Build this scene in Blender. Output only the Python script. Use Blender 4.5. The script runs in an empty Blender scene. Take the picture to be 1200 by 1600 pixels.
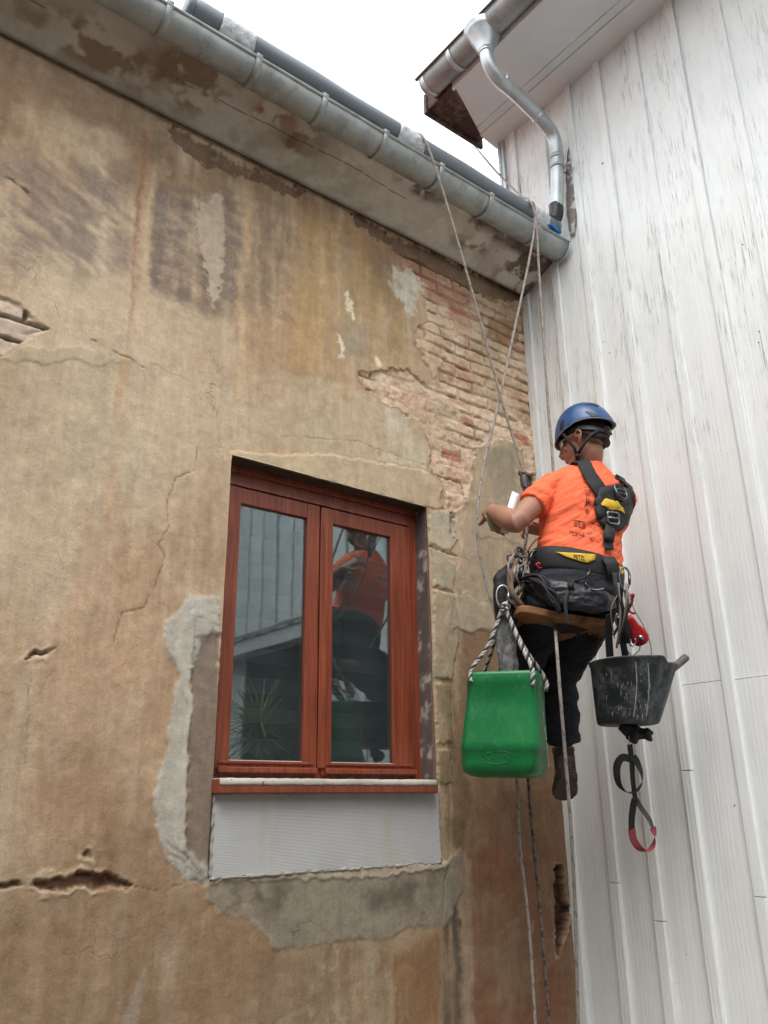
import bpy, bmesh, math, random
import numpy as np
from mathutils import Vector, Matrix
from mathutils.bvhtree import BVHTree
random.seed(7); RNG = np.random.default_rng(7)
S = bpy.context.scene
COL = S.collection

# ------------------------------------------------------------------ camera
CAM = np.array([-3.385, -2.9, 1.5])
F_PX, YAW, PITCH, ROLL = 1284.87, 0.6639783, 0.3403903, -0.0133710
_f = np.array([math.sin(YAW)*math.cos(PITCH), math.cos(YAW)*math.cos(PITCH), math.sin(PITCH)])
_r = np.array([math.cos(YAW), -math.sin(YAW), 0.0]); _u = np.cross(_r, _f)
_c, _s = math.cos(ROLL), math.sin(ROLL)
AX = np.array([_c*_r + _s*_u, -_s*_r + _c*_u, _f])
cam = bpy.data.objects.new('camera', bpy.data.cameras.new('camera')); COL.objects.link(cam)
cam.data.sensor_fit = 'HORIZONTAL'; cam.data.sensor_width = 36; cam.data.lens = F_PX/1200*36
cam.data.clip_start = .05; cam.data.clip_end = 500
mw = Matrix.Identity(4)
for i in range(3):
    mw[i][0] = AX[0][i]; mw[i][1] = AX[1][i]; mw[i][2] = -AX[2][i]; mw[i][3] = CAM[i]
cam.matrix_world = mw
S.camera = cam

# ------------------------------------------------------------------ sky, sun, exposure
SUN_EL, SUN_AZ = math.radians(58), math.radians(228)     # high, hazy, from behind the camera
world = bpy.data.worlds.new('World'); S.world = world; world.use_nodes = True
wn, wl = world.node_tree.nodes, world.node_tree.links
bg = wn['Background']; sky = wn.new('ShaderNodeTexSky')
sky.sky_type = 'NISHITA'; sky.sun_disc = False; sky.sun_elevation = SUN_EL; sky.sun_rotation = SUN_AZ
sky.dust_density = 4.0; sky.air_density = 1.0; sky.ozone_density = 1.0
hs = wn.new('ShaderNodeHueSaturation'); hs.inputs['Saturation'].default_value = 0.22
wl.new(sky.outputs[0], hs.inputs['Color'])
# a bright, even cloud layer over the sky
wtc = wn.new('ShaderNodeTexCoord'); wno = wn.new('ShaderNodeTexNoise'); wno.inputs['Scale'].default_value = 1.6; wno.inputs['Detail'].default_value = 4
wl.new(wtc.outputs['Generated'], wno.inputs['Vector'])
wcl = wn.new('ShaderNodeValToRGB'); wcl.color_ramp.elements[0].position = .3; wcl.color_ramp.elements[1].position = .7
wcl.color_ramp.elements[0].color = (7.6, 7.9, 8.2, 1); wcl.color_ramp.elements[1].color = (9.2, 9.4, 9.6, 1)
wl.new(wno.outputs['Fac'], wcl.inputs[0])
wmx = wn.new('ShaderNodeMixRGB'); wmx.inputs[0].default_value = .8
wl.new(hs.outputs[0], wmx.inputs[1]); wl.new(wcl.outputs[0], wmx.inputs[2]); wl.new(wmx.outputs[0], bg.inputs['Color'])
bg.inputs['Strength'].default_value = 0.15
sun = bpy.data.objects.new('sun', bpy.data.lights.new('sun', 'SUN')); COL.objects.link(sun)
sun.data.energy = 0.9; sun.data.angle = math.radians(35); sun.data.color = (1, .97, .93)
sd = Vector((math.sin(SUN_AZ)*math.cos(SUN_EL), math.cos(SUN_AZ)*math.cos(SUN_EL), math.sin(SUN_EL)))
sun.rotation_euler = sd.to_track_quat('Z', 'Y').to_euler()
S.view_settings.view_transform = 'Standard'; S.view_settings.look = 'None'
S.view_settings.exposure = 1.10; S.view_settings.gamma = 1
S.render.engine = 'CYCLES'

# ------------------------------------------------------------------ helpers
def ray(px, py):
    return AX.T @ np.array([(px-600)/F_PX, -(py-800)/F_PX, 1.0])
def at(px, py, x=None, y=None, z=None):
    """the point of the plane x=, y= or z= seen at a photo pixel"""
    d = ray(px, py); a, v = (0, x) if x is not None else (1, y) if y is not None else (2, z)
    return Vector(CAM + d*((v-CAM[a])/d[a]))
def V(*a): return Vector(a)
def tag(o, label=None, cat=None, group=None, kind=None):
    if label: o['label'] = label
    if cat: o['category'] = cat
    if group: o['group'] = group
    if kind: o['kind'] = kind
    return o
def thing(name, loc, label, cat, group=None):
    o = bpy.data.objects.new(name, None); COL.objects.link(o); o.location = loc; o.empty_display_size = .1
    return tag(o, label, cat, group)
def place(o, parent):
    if parent is not None:
        bpy.context.view_layer.update()
        o.parent = parent; o.matrix_parent_inverse = parent.matrix_world.inverted()
    return o
def obj(name, bm, m, parent=None, smooth=True, bev=0):
    me = bpy.data.meshes.new(name)
    bmesh.ops.recalc_face_normals(bm, faces=bm.faces)
    bm.to_mesh(me); bm.free()
    for mm in (m if isinstance(m, (list, tuple)) else [m]): me.materials.append(mm)
    for p in me.polygons: p.use_smooth = smooth
    o = bpy.data.objects.new(name, me); COL.objects.link(o)
    if bev:
        b = o.modifiers.new('b', 'BEVEL'); b.width = bev; b.segments = 2; b.limit_method = 'ANGLE'; b.angle_limit = math.radians(40)
    if smooth and bev:
        w = o.modifiers.new('w', 'WEIGHTED_NORMAL'); w.keep_sharp = False
    return place(o, parent)
def box(bm, lo, hi, rot=None, mi=0):
    lo, hi = Vector(lo), Vector(hi)
    vs = [bm.verts.new((x, y, z)) for x in (lo.x, hi.x) for y in (lo.y, hi.y) for z in (lo.z, hi.z)]
    fs = [(0,1,3,2),(4,6,7,5),(0,4,5,1),(2,3,7,6),(0,2,6,4),(1,5,7,3)]
    for f in fs:
        q = bm.faces.new([vs[i] for i in f]); q.material_index = mi
    return vs
def obox(bm, c, ax, hx, hy, hz, mi=0):
    """box with centre c, axes ax (3 vectors) and half sizes"""
    c = Vector(c); a, b, d = [Vector(v).normalized() for v in ax]
    vs = [bm.verts.new(c + a*sx*hx + b*sy*hy + d*sz*hz) for sx in (-1,1) for sy in (-1,1) for sz in (-1,1)]
    for f in [(0,1,3,2),(4,6,7,5),(0,4,5,1),(2,3,7,6),(0,2,6,4),(1,5,7,3)]:
        bm.faces.new([vs[i] for i in f]).material_index = mi
    return vs
def spline(P, n=8):
    P = [np.array(p, float) for p in P]
    if len(P) < 3: 
        return [P[0]+(P[-1]-P[0])*t for t in np.linspace(0, 1, n+1)]
    Q = [2*P[0]-P[1]] + P + [2*P[-1]-P[-2]]; out = []
    for i in range(1, len(Q)-2):
        a, b, c, d = Q[i-1:i+3]
        for k in range(n):
            t = k/n
            out.append(.5*((2*b)+(-a+c)*t+(2*a-5*b+4*c-d)*t*t+(-a+3*b-3*c+d)*t**3))
    out.append(P[-1]); return out
def tube(bm, P, R, seg=12, cap=True, mi=0, twist=None, flat=None):
    """sweep a circle (radius number or per-point list) along P; flat=(vector, ratio) squashes it"""
    P = [Vector(p) for p in P]; n = len(P)
    if not hasattr(R, '__len__'): R = [R]*n
    T = [(P[min(i+1, n-1)]-P[max(i-1, 0)]).normalized() for i in range(n)]
    u = T[0].orthogonal().normalized(); rings = []
    for i in range(n):
        u = (u - T[i]*u.dot(T[i])).normalized(); v = T[i].cross(u)
        ring = []
        for k in range(seg):
            a = 2*math.pi*k/seg
            w = u*math.cos(a)+v*math.sin(a)
            if flat: 
                fv = Vector(flat[0]).normalized(); w = w - fv*w.dot(fv)*(1-flat[1])
            ring.append(bm.verts.new(P[i]+w*R[i]))
        rings.append(ring)
    for i in range(n-1):
        for k in range(seg):
            f = bm.faces.new((rings[i][k], rings[i][(k+1)%seg], rings[i+1][(k+1)%seg], rings[i+1][k]))
            f.material_index = mi if twist is None else twist(i, k)
    if cap:
        bm.faces.new(rings[0][::-1]).material_index = mi; bm.faces.new(rings[-1]).material_index = mi
    return rings
def rings_loft(bm, rings, cap=True, mi=0):
    R = [[bm.verts.new(p) for p in r] for r in rings]; m = len(R[0])
    for i in range(len(R)-1):
        for k in range(m):
            bm.faces.new((R[i][k], R[i][(k+1)%m], R[i+1][(k+1)%m], R[i+1][k])).material_index = mi
    if cap:
        bm.faces.new(R[0][::-1]).material_index = mi; bm.faces.new(R[-1]).material_index = mi
    return R
def ell_ring(c, u, v, seg=28, p=2.0):
    c, u, v = Vector(c), Vector(u), Vector(v); o = []
    for k in range(seg):
        a = 2*math.pi*k/seg; ca, sa = math.cos(a), math.sin(a)
        o.append(c + u*math.copysign(abs(ca)**(2/p), ca) + v*math.copysign(abs(sa)**(2/p), sa))
    return o
def ribbon(bm, P, N, w, th=.0025, mi=0):
    """strap: box section swept along P with face normals N, width w (number or list)"""
    P = [Vector(p) for p in P]; n = len(P)
    if not hasattr(w, '__len__'): w = [w]*n
    if not hasattr(N, '__len__') or isinstance(N, Vector): N = [Vector(N)]*n
    R = []
    for i in range(n):
        t = (P[min(i+1, n-1)]-P[max(i-1, 0)]).normalized()
        s = t.cross(Vector(N[i])).normalized(); nn = s.cross(t).normalized()
        R.append([P[i]+s*w[i]/2+nn*th/2, P[i]-s*w[i]/2+nn*th/2, P[i]-s*w[i]/2-nn*th/2, P[i]+s*w[i]/2-nn*th/2])
    rings_loft(bm, R, True, mi)
def blobs(bm, c, r, sub=2, squash=(1,1,1), amp=.15, seed=0, mi=0):
    g = bmesh.ops.create_icosphere(bm, subdivisions=sub, radius=1)
    rs = random.Random(seed); ph = [rs.uniform(0, 6) for _ in range(6)]
    for v in g['verts']:
        q = v.co.copy(); d = 1+amp*(math.sin(3*q.x+ph[0])*math.cos(4*q.y+ph[1])+.6*math.sin(6*q.z+ph[2]+3*q.x))
        v.co = Vector(c)+Vector((q.x*r*squash[0]*d, q.y*r*squash[1]*d, q.z*r*squash[2]*d))
def fused(name, bm, m, parent=None, voxel=.006, smooth=6, disp=None, split=None):
    """join overlapping closed shapes into one continuous skin"""
    me = bpy.data.meshes.new(name+'_src'); bmesh.ops.recalc_face_normals(bm, faces=bm.faces); bm.to_mesh(me); bm.free()
    o = bpy.data.objects.new(name, me); COL.objects.link(o)
    r = o.modifiers.new('r', 'REMESH'); r.mode = 'VOXEL'; r.voxel_size = voxel
    s = o.modifiers.new('s', 'SMOOTH'); s.factor = .5; s.iterations = smooth
    bpy.context.view_layer.update()
    me2 = bpy.data.meshes.new_from_object(o.evaluated_get(bpy.context.evaluated_depsgraph_get()))
    o.modifiers.clear(); o.data = me2; bpy.data.meshes.remove(me); me2.name = name
    me2.materials.clear()
    for mm in (m if isinstance(m, (list, tuple)) else [m]): me2.materials.append(mm)
    if disp:
        n = len(me2.vertices); co = np.empty(n*3); me2.vertices.foreach_get('co', co); co = co.reshape(-1, 3)
        no = np.empty(n*3); me2.vertices.foreach_get('normal', no); no = no.reshape(-1, 3)
        me2.vertices.foreach_set('co', (co + no*disp(co, no)[:, None]).ravel()); me2.update()
    for p in me2.polygons: p.use_smooth = True
    return place(o, parent)

# numpy value noise
_T = RNG.random((256, 256))
def vn(x, y, s=0):
    x = x + s*17.31; y = y + s*5.77
    xi = np.floor(x).astype(int); yi = np.floor(y).astype(int); fx = x-xi; fy = y-yi
    fx = fx*fx*(3-2*fx); fy = fy*fy*(3-2*fy)
    a = _T[xi%256, yi%256]; b = _T[(xi+1)%256, yi%256]; c = _T[xi%256, (yi+1)%256]; d = _T[(xi+1)%256, (yi+1)%256]
    return (a*(1-fx)+b*fx)*(1-fy)+(c*(1-fx)+d*fx)*fy
def fbm(x, y, s=0, o=4):
    t = 0; a = .5; n = 0
    for i in range(o):
        t = t + a*vn(x*2**i, y*2**i, s+i*3); n += a; a *= .55
    return t/n
def sstep(a, b, x):
    t = np.clip((x-a)/(b-a), 0, 1); return t*t*(3-2*t)

# materials
def lin(c): return tuple(((v/255)/12.92 if v/255 < .04045 else ((v/255+.055)/1.055)**2.4) for v in c)
class NT:
    def __init__(s, name):
        s.m = bpy.data.materials.new(name); s.m.use_nodes = True; s.t = s.m.node_tree
        s.b = s.t.nodes['Principled BSDF']; s.tc = s.t.nodes.new('ShaderNodeTexCoord')
    def n(s, k, **kw):
        o = s.t.nodes.new('ShaderNode'+k)
        for a, v in kw.items(): setattr(o, a, v)
        return o
    def l(s, a, b): s.t.links.new(a, b)
    def coord(s, scale=(1,1,1), rot=(0,0,0)):
        mp = s.n('Mapping'); mp.inputs['Scale'].default_value = scale; mp.inputs['Rotation'].default_value = rot
        s.l(s.tc.outputs['Object'], mp.inputs[0]); return mp.outputs[0]
    def noise(s, co, sc, det=5, rough=.6, dist=0):
        t = s.n('TexNoise'); t.inputs['Scale'].default_value = sc; t.inputs['Detail'].default_value = det
        t.inputs['Roughness'].default_value = rough; t.inputs['Distortion'].default_value = dist
        s.l(co, t.inputs['Vector']); return t.outputs['Fac']
    def ramp(s, f, a, b, ca=(0,0,0), cb=(1,1,1)):
        r = s.n('ValToRGB'); r.color_ramp.elements[0].position = a; r.color_ramp.elements[1].position = b
        r.color_ramp.elements[0].color = (*ca, 1); r.color_ramp.elements[1].color = (*cb, 1)
        s.l(f, r.inputs[0]); return r.outputs[0]
    def math(s, op, a, b=None):
        o = s.n('Math', operation=op)
        for i, v in enumerate((a, b)):
            if v is None: continue
            if isinstance(v, (int, float)): o.inputs[i].default_value = v
            else: s.l(v, o.inputs[i])
        return o.outputs[0]
    def mix(s, f, a, b, mode='MIX'):
        o = s.n('MixRGB', blend_type=mode)
        for i, v in enumerate((f, a, b)):
            if isinstance(v, (int, float)): o.inputs[i].default_value = v
            elif isinstance(v, tuple): o.inputs[i].default_value = (*v, 1)
            else: s.l(v, o.inputs[i])
        return o.outputs[0]
    def bump(s, h, st=.3, d=.01, nrm=None):
        b = s.n('Bump'); b.inputs['Strength'].default_value = st; b.inputs['Distance'].default_value = d
        s.l(h, b.inputs['Height'])
        if nrm is not None: s.l(nrm, b.inputs['Normal'])
        return b.outputs[0]
    def done(s, col=None, rough=.7, metal=0, nrm=None, spec=.5):
        if col is not None:
            if isinstance(col, tuple): s.b.inputs['Base Color'].default_value = (*col, 1)
            else: s.l(col, s.b.inputs['Base Color'])
        if isinstance(rough, (int, float)): s.b.inputs['Roughness'].default_value = rough
        else: s.l(rough, s.b.inputs['Roughness'])
        s.b.inputs['Metallic'].default_value = metal
        s.b.inputs['Specular IOR Level'].default_value = spec
        if nrm is not None: s.l(nrm, s.b.inputs['Normal'])
        return s.m
def simple(name, c, rough=.7, metal=0, var=.25, vs=8, bump=.15, bs=120, dirt=None, stretch=(1,1,1), spec=.5, bd=.002):
    t = NT(name); co = t.coord(stretch)
    a = tuple(min(1, v*(1-var)) for v in c); b = tuple(min(1, v*(1+var)) for v in c)
    cc = t.mix(t.ramp(t.noise(co, vs), .3, .7), a, b)
    if dirt:
        dc, ds, lo, hi = dirt
        cc = t.mix(t.ramp(t.noise(t.coord((1.3,1.1,.9)), ds, 7, .7), lo, hi), cc, dc)
    r = t.ramp(t.noise(co, vs*2), .2, .8, (max(0, rough-.1),)*3, (min(1, rough+.1),)*3)
    return t.done(cc, r, metal, t.bump(t.noise(co, bs, 4), bump, bd) if bump else None, spec)

M = {}
M['zinc'] = simple('weathered_zinc', (.36,.38,.37), .55, .35, .22, 5, .1, 40, dirt=((.17,.17,.16), 7, .5, .75))
M['zinc_new'] = simple('galvanised_zinc', (.50,.54,.55), .42, .6, .18, 9, .1, 40, dirt=((.3,.31,.31), 9, .55, .8))
M['pvc'] = simple('grey_pvc', (.16,.185,.21), .45, 0, .1, 4, .03, 60, dirt=((.26,.27,.27), 9, .6, .85))
M['film'] = simple('clear_tape', (.5,.53,.55), .25, 0, .3, 25, .8, 30, bd=.01)
M['blackplastic'] = simple('black_plastic', (.015,.015,.017), .45, 0, .3, 12, .1)
M['bluecloth'] = simple('blue_cloth', (.03,.2,.5), .8, 0, .3, 30, .5, 60)
M['oldwood'] = simple('old_brown_wood', (.075,.04,.032), .8, 0, .5, 4, .6, 14, stretch=(1,1,6), dirt=((.2,.13,.1), 9, .5, .65), bd=.006)
M['soffit'] = simple('cracked_white_eave_paint', (.72,.79,.79), .6, 0, .06, 3, .2, 30, dirt=((.2,.18,.16), 12, .68, .74))
M['whitetrim'] = simple('white_trim_paint', (.76,.78,.77), .5, 0, .05, 3, .25, 40, dirt=((.25,.23,.2), 14, .7, .76))
M['black'] = simple('black_webbing', (.016,.016,.018), .75, 0, .35, 25, .35, 300)
M['blackfab'] = simple('black_padding', (.012,.012,.013), .7, 0, .4, 14, .5, 160, dirt=((.06,.057,.053), 22, .6, .8))
M['trouser'] = simple('dark_work_trousers', (.010,.012,.019), .85, 0, .4, 9, .8, 45, dirt=((.05,.05,.055), 14, .6, .8), bd=.006)
M['yellow'] = simple('yellow_fabric', (.62,.4,.02), .6, 0, .2, 20, .2, 200)
M['steel'] = simple('brushed_steel', (.35,.35,.37), .3, 1, .15, 20, .05)
M['darksteel'] = simple('dark_steel', (.13,.13,.14), .35, .9, .15, 20, .05)
M['red'] = simple('red_anodised', (.5,.02,.025), .4, .3, .2, 20, .05)
M['redcord'] = simple('red_cord', (.45,.03,.05), .8, 0, .3, 60, .3)
M['skin'] = simple('skin', (.37,.185,.125), .5, 0, .14, 9, .2, 150, spec=.4)
M['hair'] = simple('short_dark_hair', (.02,.013,.01), .8, 0, .4, 60, .8, 300)
M['shoe'] = simple('dusty_work_shoe', (.032,.028,.027), .8, 0, .5, 20, .5, 80, dirt=((.17,.125,.10), 16, .46, .7))
M['shoesole'] = simple('shoe_sole', (.08,.06,.05), .8, 0, .3, 30, .5, 60)
M['plank'] = simple('worn_plywood', (.32,.145,.06), .65, 0, .35, 5, .3, 30, stretch=(2,2,9), dirt=((.06,.035,.025), 9, .5, .7))
M['stencil'] = simple('stencil_paint', (.02,.014,.012), .8, 0, .3, 40, 0)
M['bucket'] = simple('black_rubber', (.022,.029,.033), .6, 0, .6, 6, .3, 50, dirt=((.17,.19,.195), 14, .47, .74))
M['mortar'] = simple('dried_mortar', (.42,.41,.38), .9, 0, .25, 20, .6, 90)
M['toolhandle'] = simple('grey_tool_handle', (.12,.115,.11), .7, 0, .2, 20, .2)
M['card'] = simple('white_card', (.85,.87,.88), .6, 0, .02, 10, 0)
M['sandpaper'] = simple('beige_sanding_sheet', (.38,.31,.24), .85, 0, .12, 30, .3, 200)
M['ropegray'] = simple('dusty_rope', (.30,.265,.235), .9, 0, .2, 60, .5, 300)
M['ropedark'] = simple('rope_dark_fleck', (.19,.165,.145), .9, 0, .2, 60, .5, 300)
M['ropebrown'] = simple('brown_wet_rope', (.16,.11,.08), .9, 0, .2, 60, .5, 300)
M['ropewhite'] = simple('white_rope', (.5,.48,.46), .9, 0, .2, 60, .5, 300)
M['rope_black'] = simple('black_rope_strand', (.05,.045,.045), .9, 0, .3, 60, .5, 300)
M['ground'] = simple('courtyard_ground', (.12,.11,.1), .9, 0, .3, 3, .5, 30)
M['tiles'] = simple('roof_tiles', (.16,.07,.05), .85, 0, .3, 6, .5, 20)
M['render'] = simple('shade_house_render', (.2,.18,.155), .9, 0, .15, 2, .4, 30)
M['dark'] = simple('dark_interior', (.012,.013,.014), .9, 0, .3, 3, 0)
M['leaf'] = simple('yucca_leaf', (.22,.27,.08), .6, 0, .4, 9, .1)
M['trunk'] = simple('plant_trunk', (.12,.08,.05), .9, 0, .3, 9, .6, 40)
M['vent'] = simple('dark_helmet_vent', (.012,.014,.018), .5, 0, .2, 20, 0)
M['helmet'] = simple('blue_helmet_shell', (.022,.07,.19), .36, 0, .12, 9, .04, 60, dirt=((.07,.10,.2), 16, .6, .85))
M['helmetrim'] = simple('grey_helmet_rim', (.16,.2,.27), .5, 0, .1, 20, 0)
M['glasses'] = simple('clear_glasses', (.55,.6,.62), .12, 0, .1, 20, 0)
M['redband'] = simple('pink_red_webbing', (.33,.06,.07), .75, 0, .3, 25, .3, 300)

def m_wall():
    t = NT('stained_plaster')
    a = t.n('VertexColor', layer_name='albedo').outputs[0]
    co = t.coord()
    n1 = t.noise(co, 22, 8, .7); n2 = t.noise(t.coord((1,1,.12)), 45, 5, .6); n3 = t.noise(co, 190, 4, .7)
    c = t.mix(1, a, t.ramp(n1, .25, .75, (.80,.79,.78), (1.14,1.15,1.16)), 'MULTIPLY')
    c = t.mix(1, c, t.ramp(n2, .3, .7, (.92,.92,.92), (1.06,1.06,1.06)), 'MULTIPLY')
    c = t.mix(1, c, t.ramp(n3, .3, .7, (.87,.86,.85), (1.11,1.11,1.11)), 'MULTIPLY')
    # tiny dark pits
    p = t.ramp(t.noise(co, 75, 3, .8), .68, .74)
    c = t.mix(t.math('MULTIPLY', p, .6), c, (.07,.05,.04))
    c = t.mix(t.math('MULTIPLY', t.ramp(t.noise(co, 120, 2, .7), .70, .76), .5), c, (.62,.55,.45))
    vo = t.n('TexVoronoi', feature='DISTANCE_TO_EDGE'); vo.inputs['Scale'].default_value = 4.2
    wp = t.n('TexNoise'); wp.inputs['Scale'].default_value = 9; wp.inputs['Detail'].default_value = 6; t.l(co, wp.inputs['Vector'])
    va = t.n('VectorMath', operation='SCALE'); va.inputs['Scale'].default_value = .22; t.l(wp.outputs['Color'], va.inputs[0])
    vb = t.n('VectorMath', operation='ADD'); t.l(co, vb.inputs[0]); t.l(va.outputs[0], vb.inputs[1]); t.l(vb.outputs[0], vo.inputs['Vector'])
    hair = t.math('MULTIPLY', t.ramp(vo.outputs['Distance'], .004, .014, (1,1,1), (0,0,0)), t.ramp(t.noise(co, 2.3, 4, .7), .54, .64))
    c = t.mix(t.math('MULTIPLY', hair, .40), c, (.14,.10,.075))
    h = t.math('SUBTRACT', t.math('ADD', t.math('MULTIPLY', t.noise(co, 60, 8, .75), 1), t.math('MULTIPLY', n3, .5)), t.math('ADD', t.math('MULTIPLY', hair, .5), t.math('MULTIPLY', p, .4)))
    return t.done(c, .92, 0, t.bump(h, .55, .005), .25)
M['wall'] = m_wall()

def m_boards():
    t = NT('flaking_white_boards')
    co = t.coord()
    grain = t.noise(t.coord((1, 1, .045)), 95, 5, .65, .6)
    wav = t.n('TexWave', wave_type='BANDS', bands_direction='Y'); wav.inputs['Scale'].default_value = 14
    wav.inputs['Distortion'].default_value = 9; wav.inputs['Detail'].default_value = 3; wav.inputs['Detail Scale'].default_value = .7
    t.l(t.coord((1, 1, .12)), wav.inputs[0])
    sx = t.n('SeparateXYZ'); t.l(t.tc.outputs['Object'], sx.inputs[0])
    region = t.math('MULTIPLY', t.ramp(t.noise(t.coord((1, 3.6, .55)), 1.6, 3, .6), .40, .54), t.ramp(t.math('DIVIDE', sx.outputs[2], 6), .40, .56))
    crack = t.ramp(t.noise(t.coord((1, 1, .032)), 185, 3, .62, .12), .55, .62)
    brk = t.ramp(t.noise(t.coord((1, 1, .25)), 24, 4, .6), .40, .6)
    ck = t.math('MULTIPLY', t.math('MULTIPLY', crack, brk), region)
    rare = t.math('MULTIPLY', t.math('MULTIPLY', crack, t.ramp(t.noise(co, 5, 4, .7), .64, .74)), .35)
    ck = t.math('MAXIMUM', ck, rare)
    base = t.mix(t.ramp(t.noise(co, 2.2, 5, .6), .3, .7), (.80,.82,.81), (.87,.885,.875))
    base = t.mix(t.math('MULTIPLY', t.ramp(t.noise(t.coord((1, 1, .2)), 9, 6, .7), .5, .8), .35), base, (.6,.585,.55))
    spots = t.ramp(t.noise(co, 26, 2, .5), .765, .785)
    c = t.mix(t.math('MULTIPLY', ck, .68), base, (.24,.245,.24)); c = t.mix(spots, c, (.2,.17,.15))
    h = t.math('SUBTRACT', t.math('ADD', t.math('MULTIPLY', grain, .8), t.math('MULTIPLY', wav.outputs['Fac'], .35)), t.math('MULTIPLY', ck, 1.2))
    return t.done(c, .55, 0, t.bump(h, .4, .004), .4)
M['boards'] = m_boards()

def m_redwood():
    t = NT('varnished_red_wood'); co = t.coord((1, 1, 1))
    g = t.noise(t.coord((1, 1, .06)), 60, 5, .6, .4)
    c = t.mix(t.ramp(g, .3, .7), (.15,.030,.014), (.33,.078,.034))
    c = t.mix(t.math('MULTIPLY', t.ramp(t.noise(co, 14, 7, .7), .62, .8), .5), c, (.42,.2,.12))
    return t.done(c, .38, 0, t.bump(g, .12, .003), .5)
M['redwood'] = m_redwood()
def m_glass():
    t = NT('window_glass'); nt = t.t
    gl = t.n('BsdfGlossy'); gl.inputs['Roughness'].default_value = .0; gl.inputs['Color'].default_value = (.86,.96,1,1)
    tr = t.n('BsdfTransparent'); tr.inputs['Color'].default_value = (.8,.85,.85,1)
    fr = t.n('Fresnel'); fr.inputs['IOR'].default_value = 1.5
    f2 = t.math('MINIMUM', t.math('ADD', t.math('MULTIPLY', fr.outputs[0], 2.1), .03), .9)
    w = t.noise(t.coord((1, 1, 1)), 1.6, 2, .5)
    nb = t.bump(w, .06, .02); t.l(nb, gl.inputs['Normal'])
    mx = t.n('MixShader'); t.l(f2, mx.inputs[0]); t.l(tr.outputs[0], mx.inputs[1]); t.l(gl.outputs[0], mx.inputs[2])
    df = t.n('BsdfDiffuse'); df.inputs['Color'].default_value = (.30,.36,.38,1)
    m2 = t.n('MixShader'); t.l(t.ramp(t.noise(t.coord((1,1,.5)), 3, 5, .6), .3, .7, (.05,)*3, (.09,)*3), m2.inputs[0]); t.l(mx.outputs[0], m2.inputs[1]); t.l(df.outputs[0], m2.inputs[2])
    t.l(m2.outputs[0], nt.nodes['Material Output'].inputs['Surface']); return t.m
M['glass'] = m_glass()
def m_green():
    t = NT('green_polyethylene'); co = t.coord()
    c = t.mix(t.ramp(t.noise(co, 5, 4, .6), .3, .7), (.003,.135,.032), (.008,.19,.05))
    c = t.mix(t.math('MULTIPLY', t.ramp(t.noise(co, 13, 8, .8), .50, .72), .45), c, (.07,.27,.15))
    c = t.mix(t.math('MULTIPLY', t.ramp(t.noise(t.coord((1,1,.4)), 34, 6, .8), .58, .72), .35), c, (.30,.38,.32))
    t.b.inputs['Subsurface Weight'].default_value = .15; t.b.inputs['Subsurface Radius'].default_value = (.01,.03,.01)
    return t.done(c, .38, 0, t.bump(t.noise(co, 30, 4), .15, .003), .5)
M['green'] = m_green()
def m_shirt():
    t = NT('orange_shirt'); co = t.coord()
    c = t.mix(t.ramp(t.noise(co, 6, 4, .6), .3, .7), (.90,.155,.070), (.96,.205,.092))
    h = t.math('ADD', t.noise(co, 500, 2), t.math('MULTIPLY', t.noise(co, 28, 4, .6), 2.2))
    return t.done(c, .85, 0, t.bump(h, .25, .004), .2)
M['shirt'] = m_shirt()
M['print'] = simple('shirt_print', (.10,.02,.015), .9, 0, .4, 60, 0)
M['print_soft'] = simple('shirt_print_faded', (.42,.07,.035), .9, 0, .4, 60, 0)
def m_insul():
    t = NT('ribbed_insulation_board'); co = t.coord()
    w = t.n('TexWave', wave_type='BANDS', bands_direction='Z'); w.inputs['Scale'].default_value = 62
    rib = t.ramp(t.noise(t.coord((1, 1, .3)), 1.9, 2, .5), .42, .58); w.inputs['Distortion'].default_value = 1.2; w.inputs['Detail'].default_value = 1; w.inputs['Detail Scale'].default_value = .4
    t.l(t.coord(), w.inputs[0])
    c = t.mix(t.ramp(t.noise(co, 4, 5, .6), .3, .7), (.46,.46,.45), (.54,.54,.53))
    sx = t.n('SeparateXYZ'); t.l(t.tc.outputs['Object'], sx.inputs[0])
    c = t.mix(t.math('MULTIPLY', t.math('MULTIPLY', w.outputs['Fac'], rib), .22), c, (.26,.26,.25))
    c = t.mix(t.math('MULTIPLY', t.ramp(t.noise(t.coord((1, 1, .25)), 5, 6, .7), .56, .68), .6), c, (.46,.42,.34))
    c = t.mix(t.ramp(t.noise(co, 42, 2, .5), .77, .79), c, (.13,.11,.1))
    return t.done(c, .85, 0, t.bump(t.math('ADD', t.math('MULTIPLY', t.math('MULTIPLY', w.outputs['Fac'], rib), 1.6), t.math('MULTIPLY', t.noise(co, 30, 6, .7), .5)), .22, .004), .3)
M['insul'] = m_insul()
def m_soffit():
    t = NT('stained_soffit')
    a = t.n('VertexColor', layer_name='albedo').outputs[0]; co = t.coord()
    c = t.mix(1, a, t.ramp(t.noise(co, 18, 8, .7), .25, .75, (.84,.83,.82), (1.1,1.1,1.1)), 'MULTIPLY')
    return t.done(c, .85, 0, t.bump(t.noise(co, 40, 8, .7), .35, .006), .3)
M['soffit_b'] = m_soffit()

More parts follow.
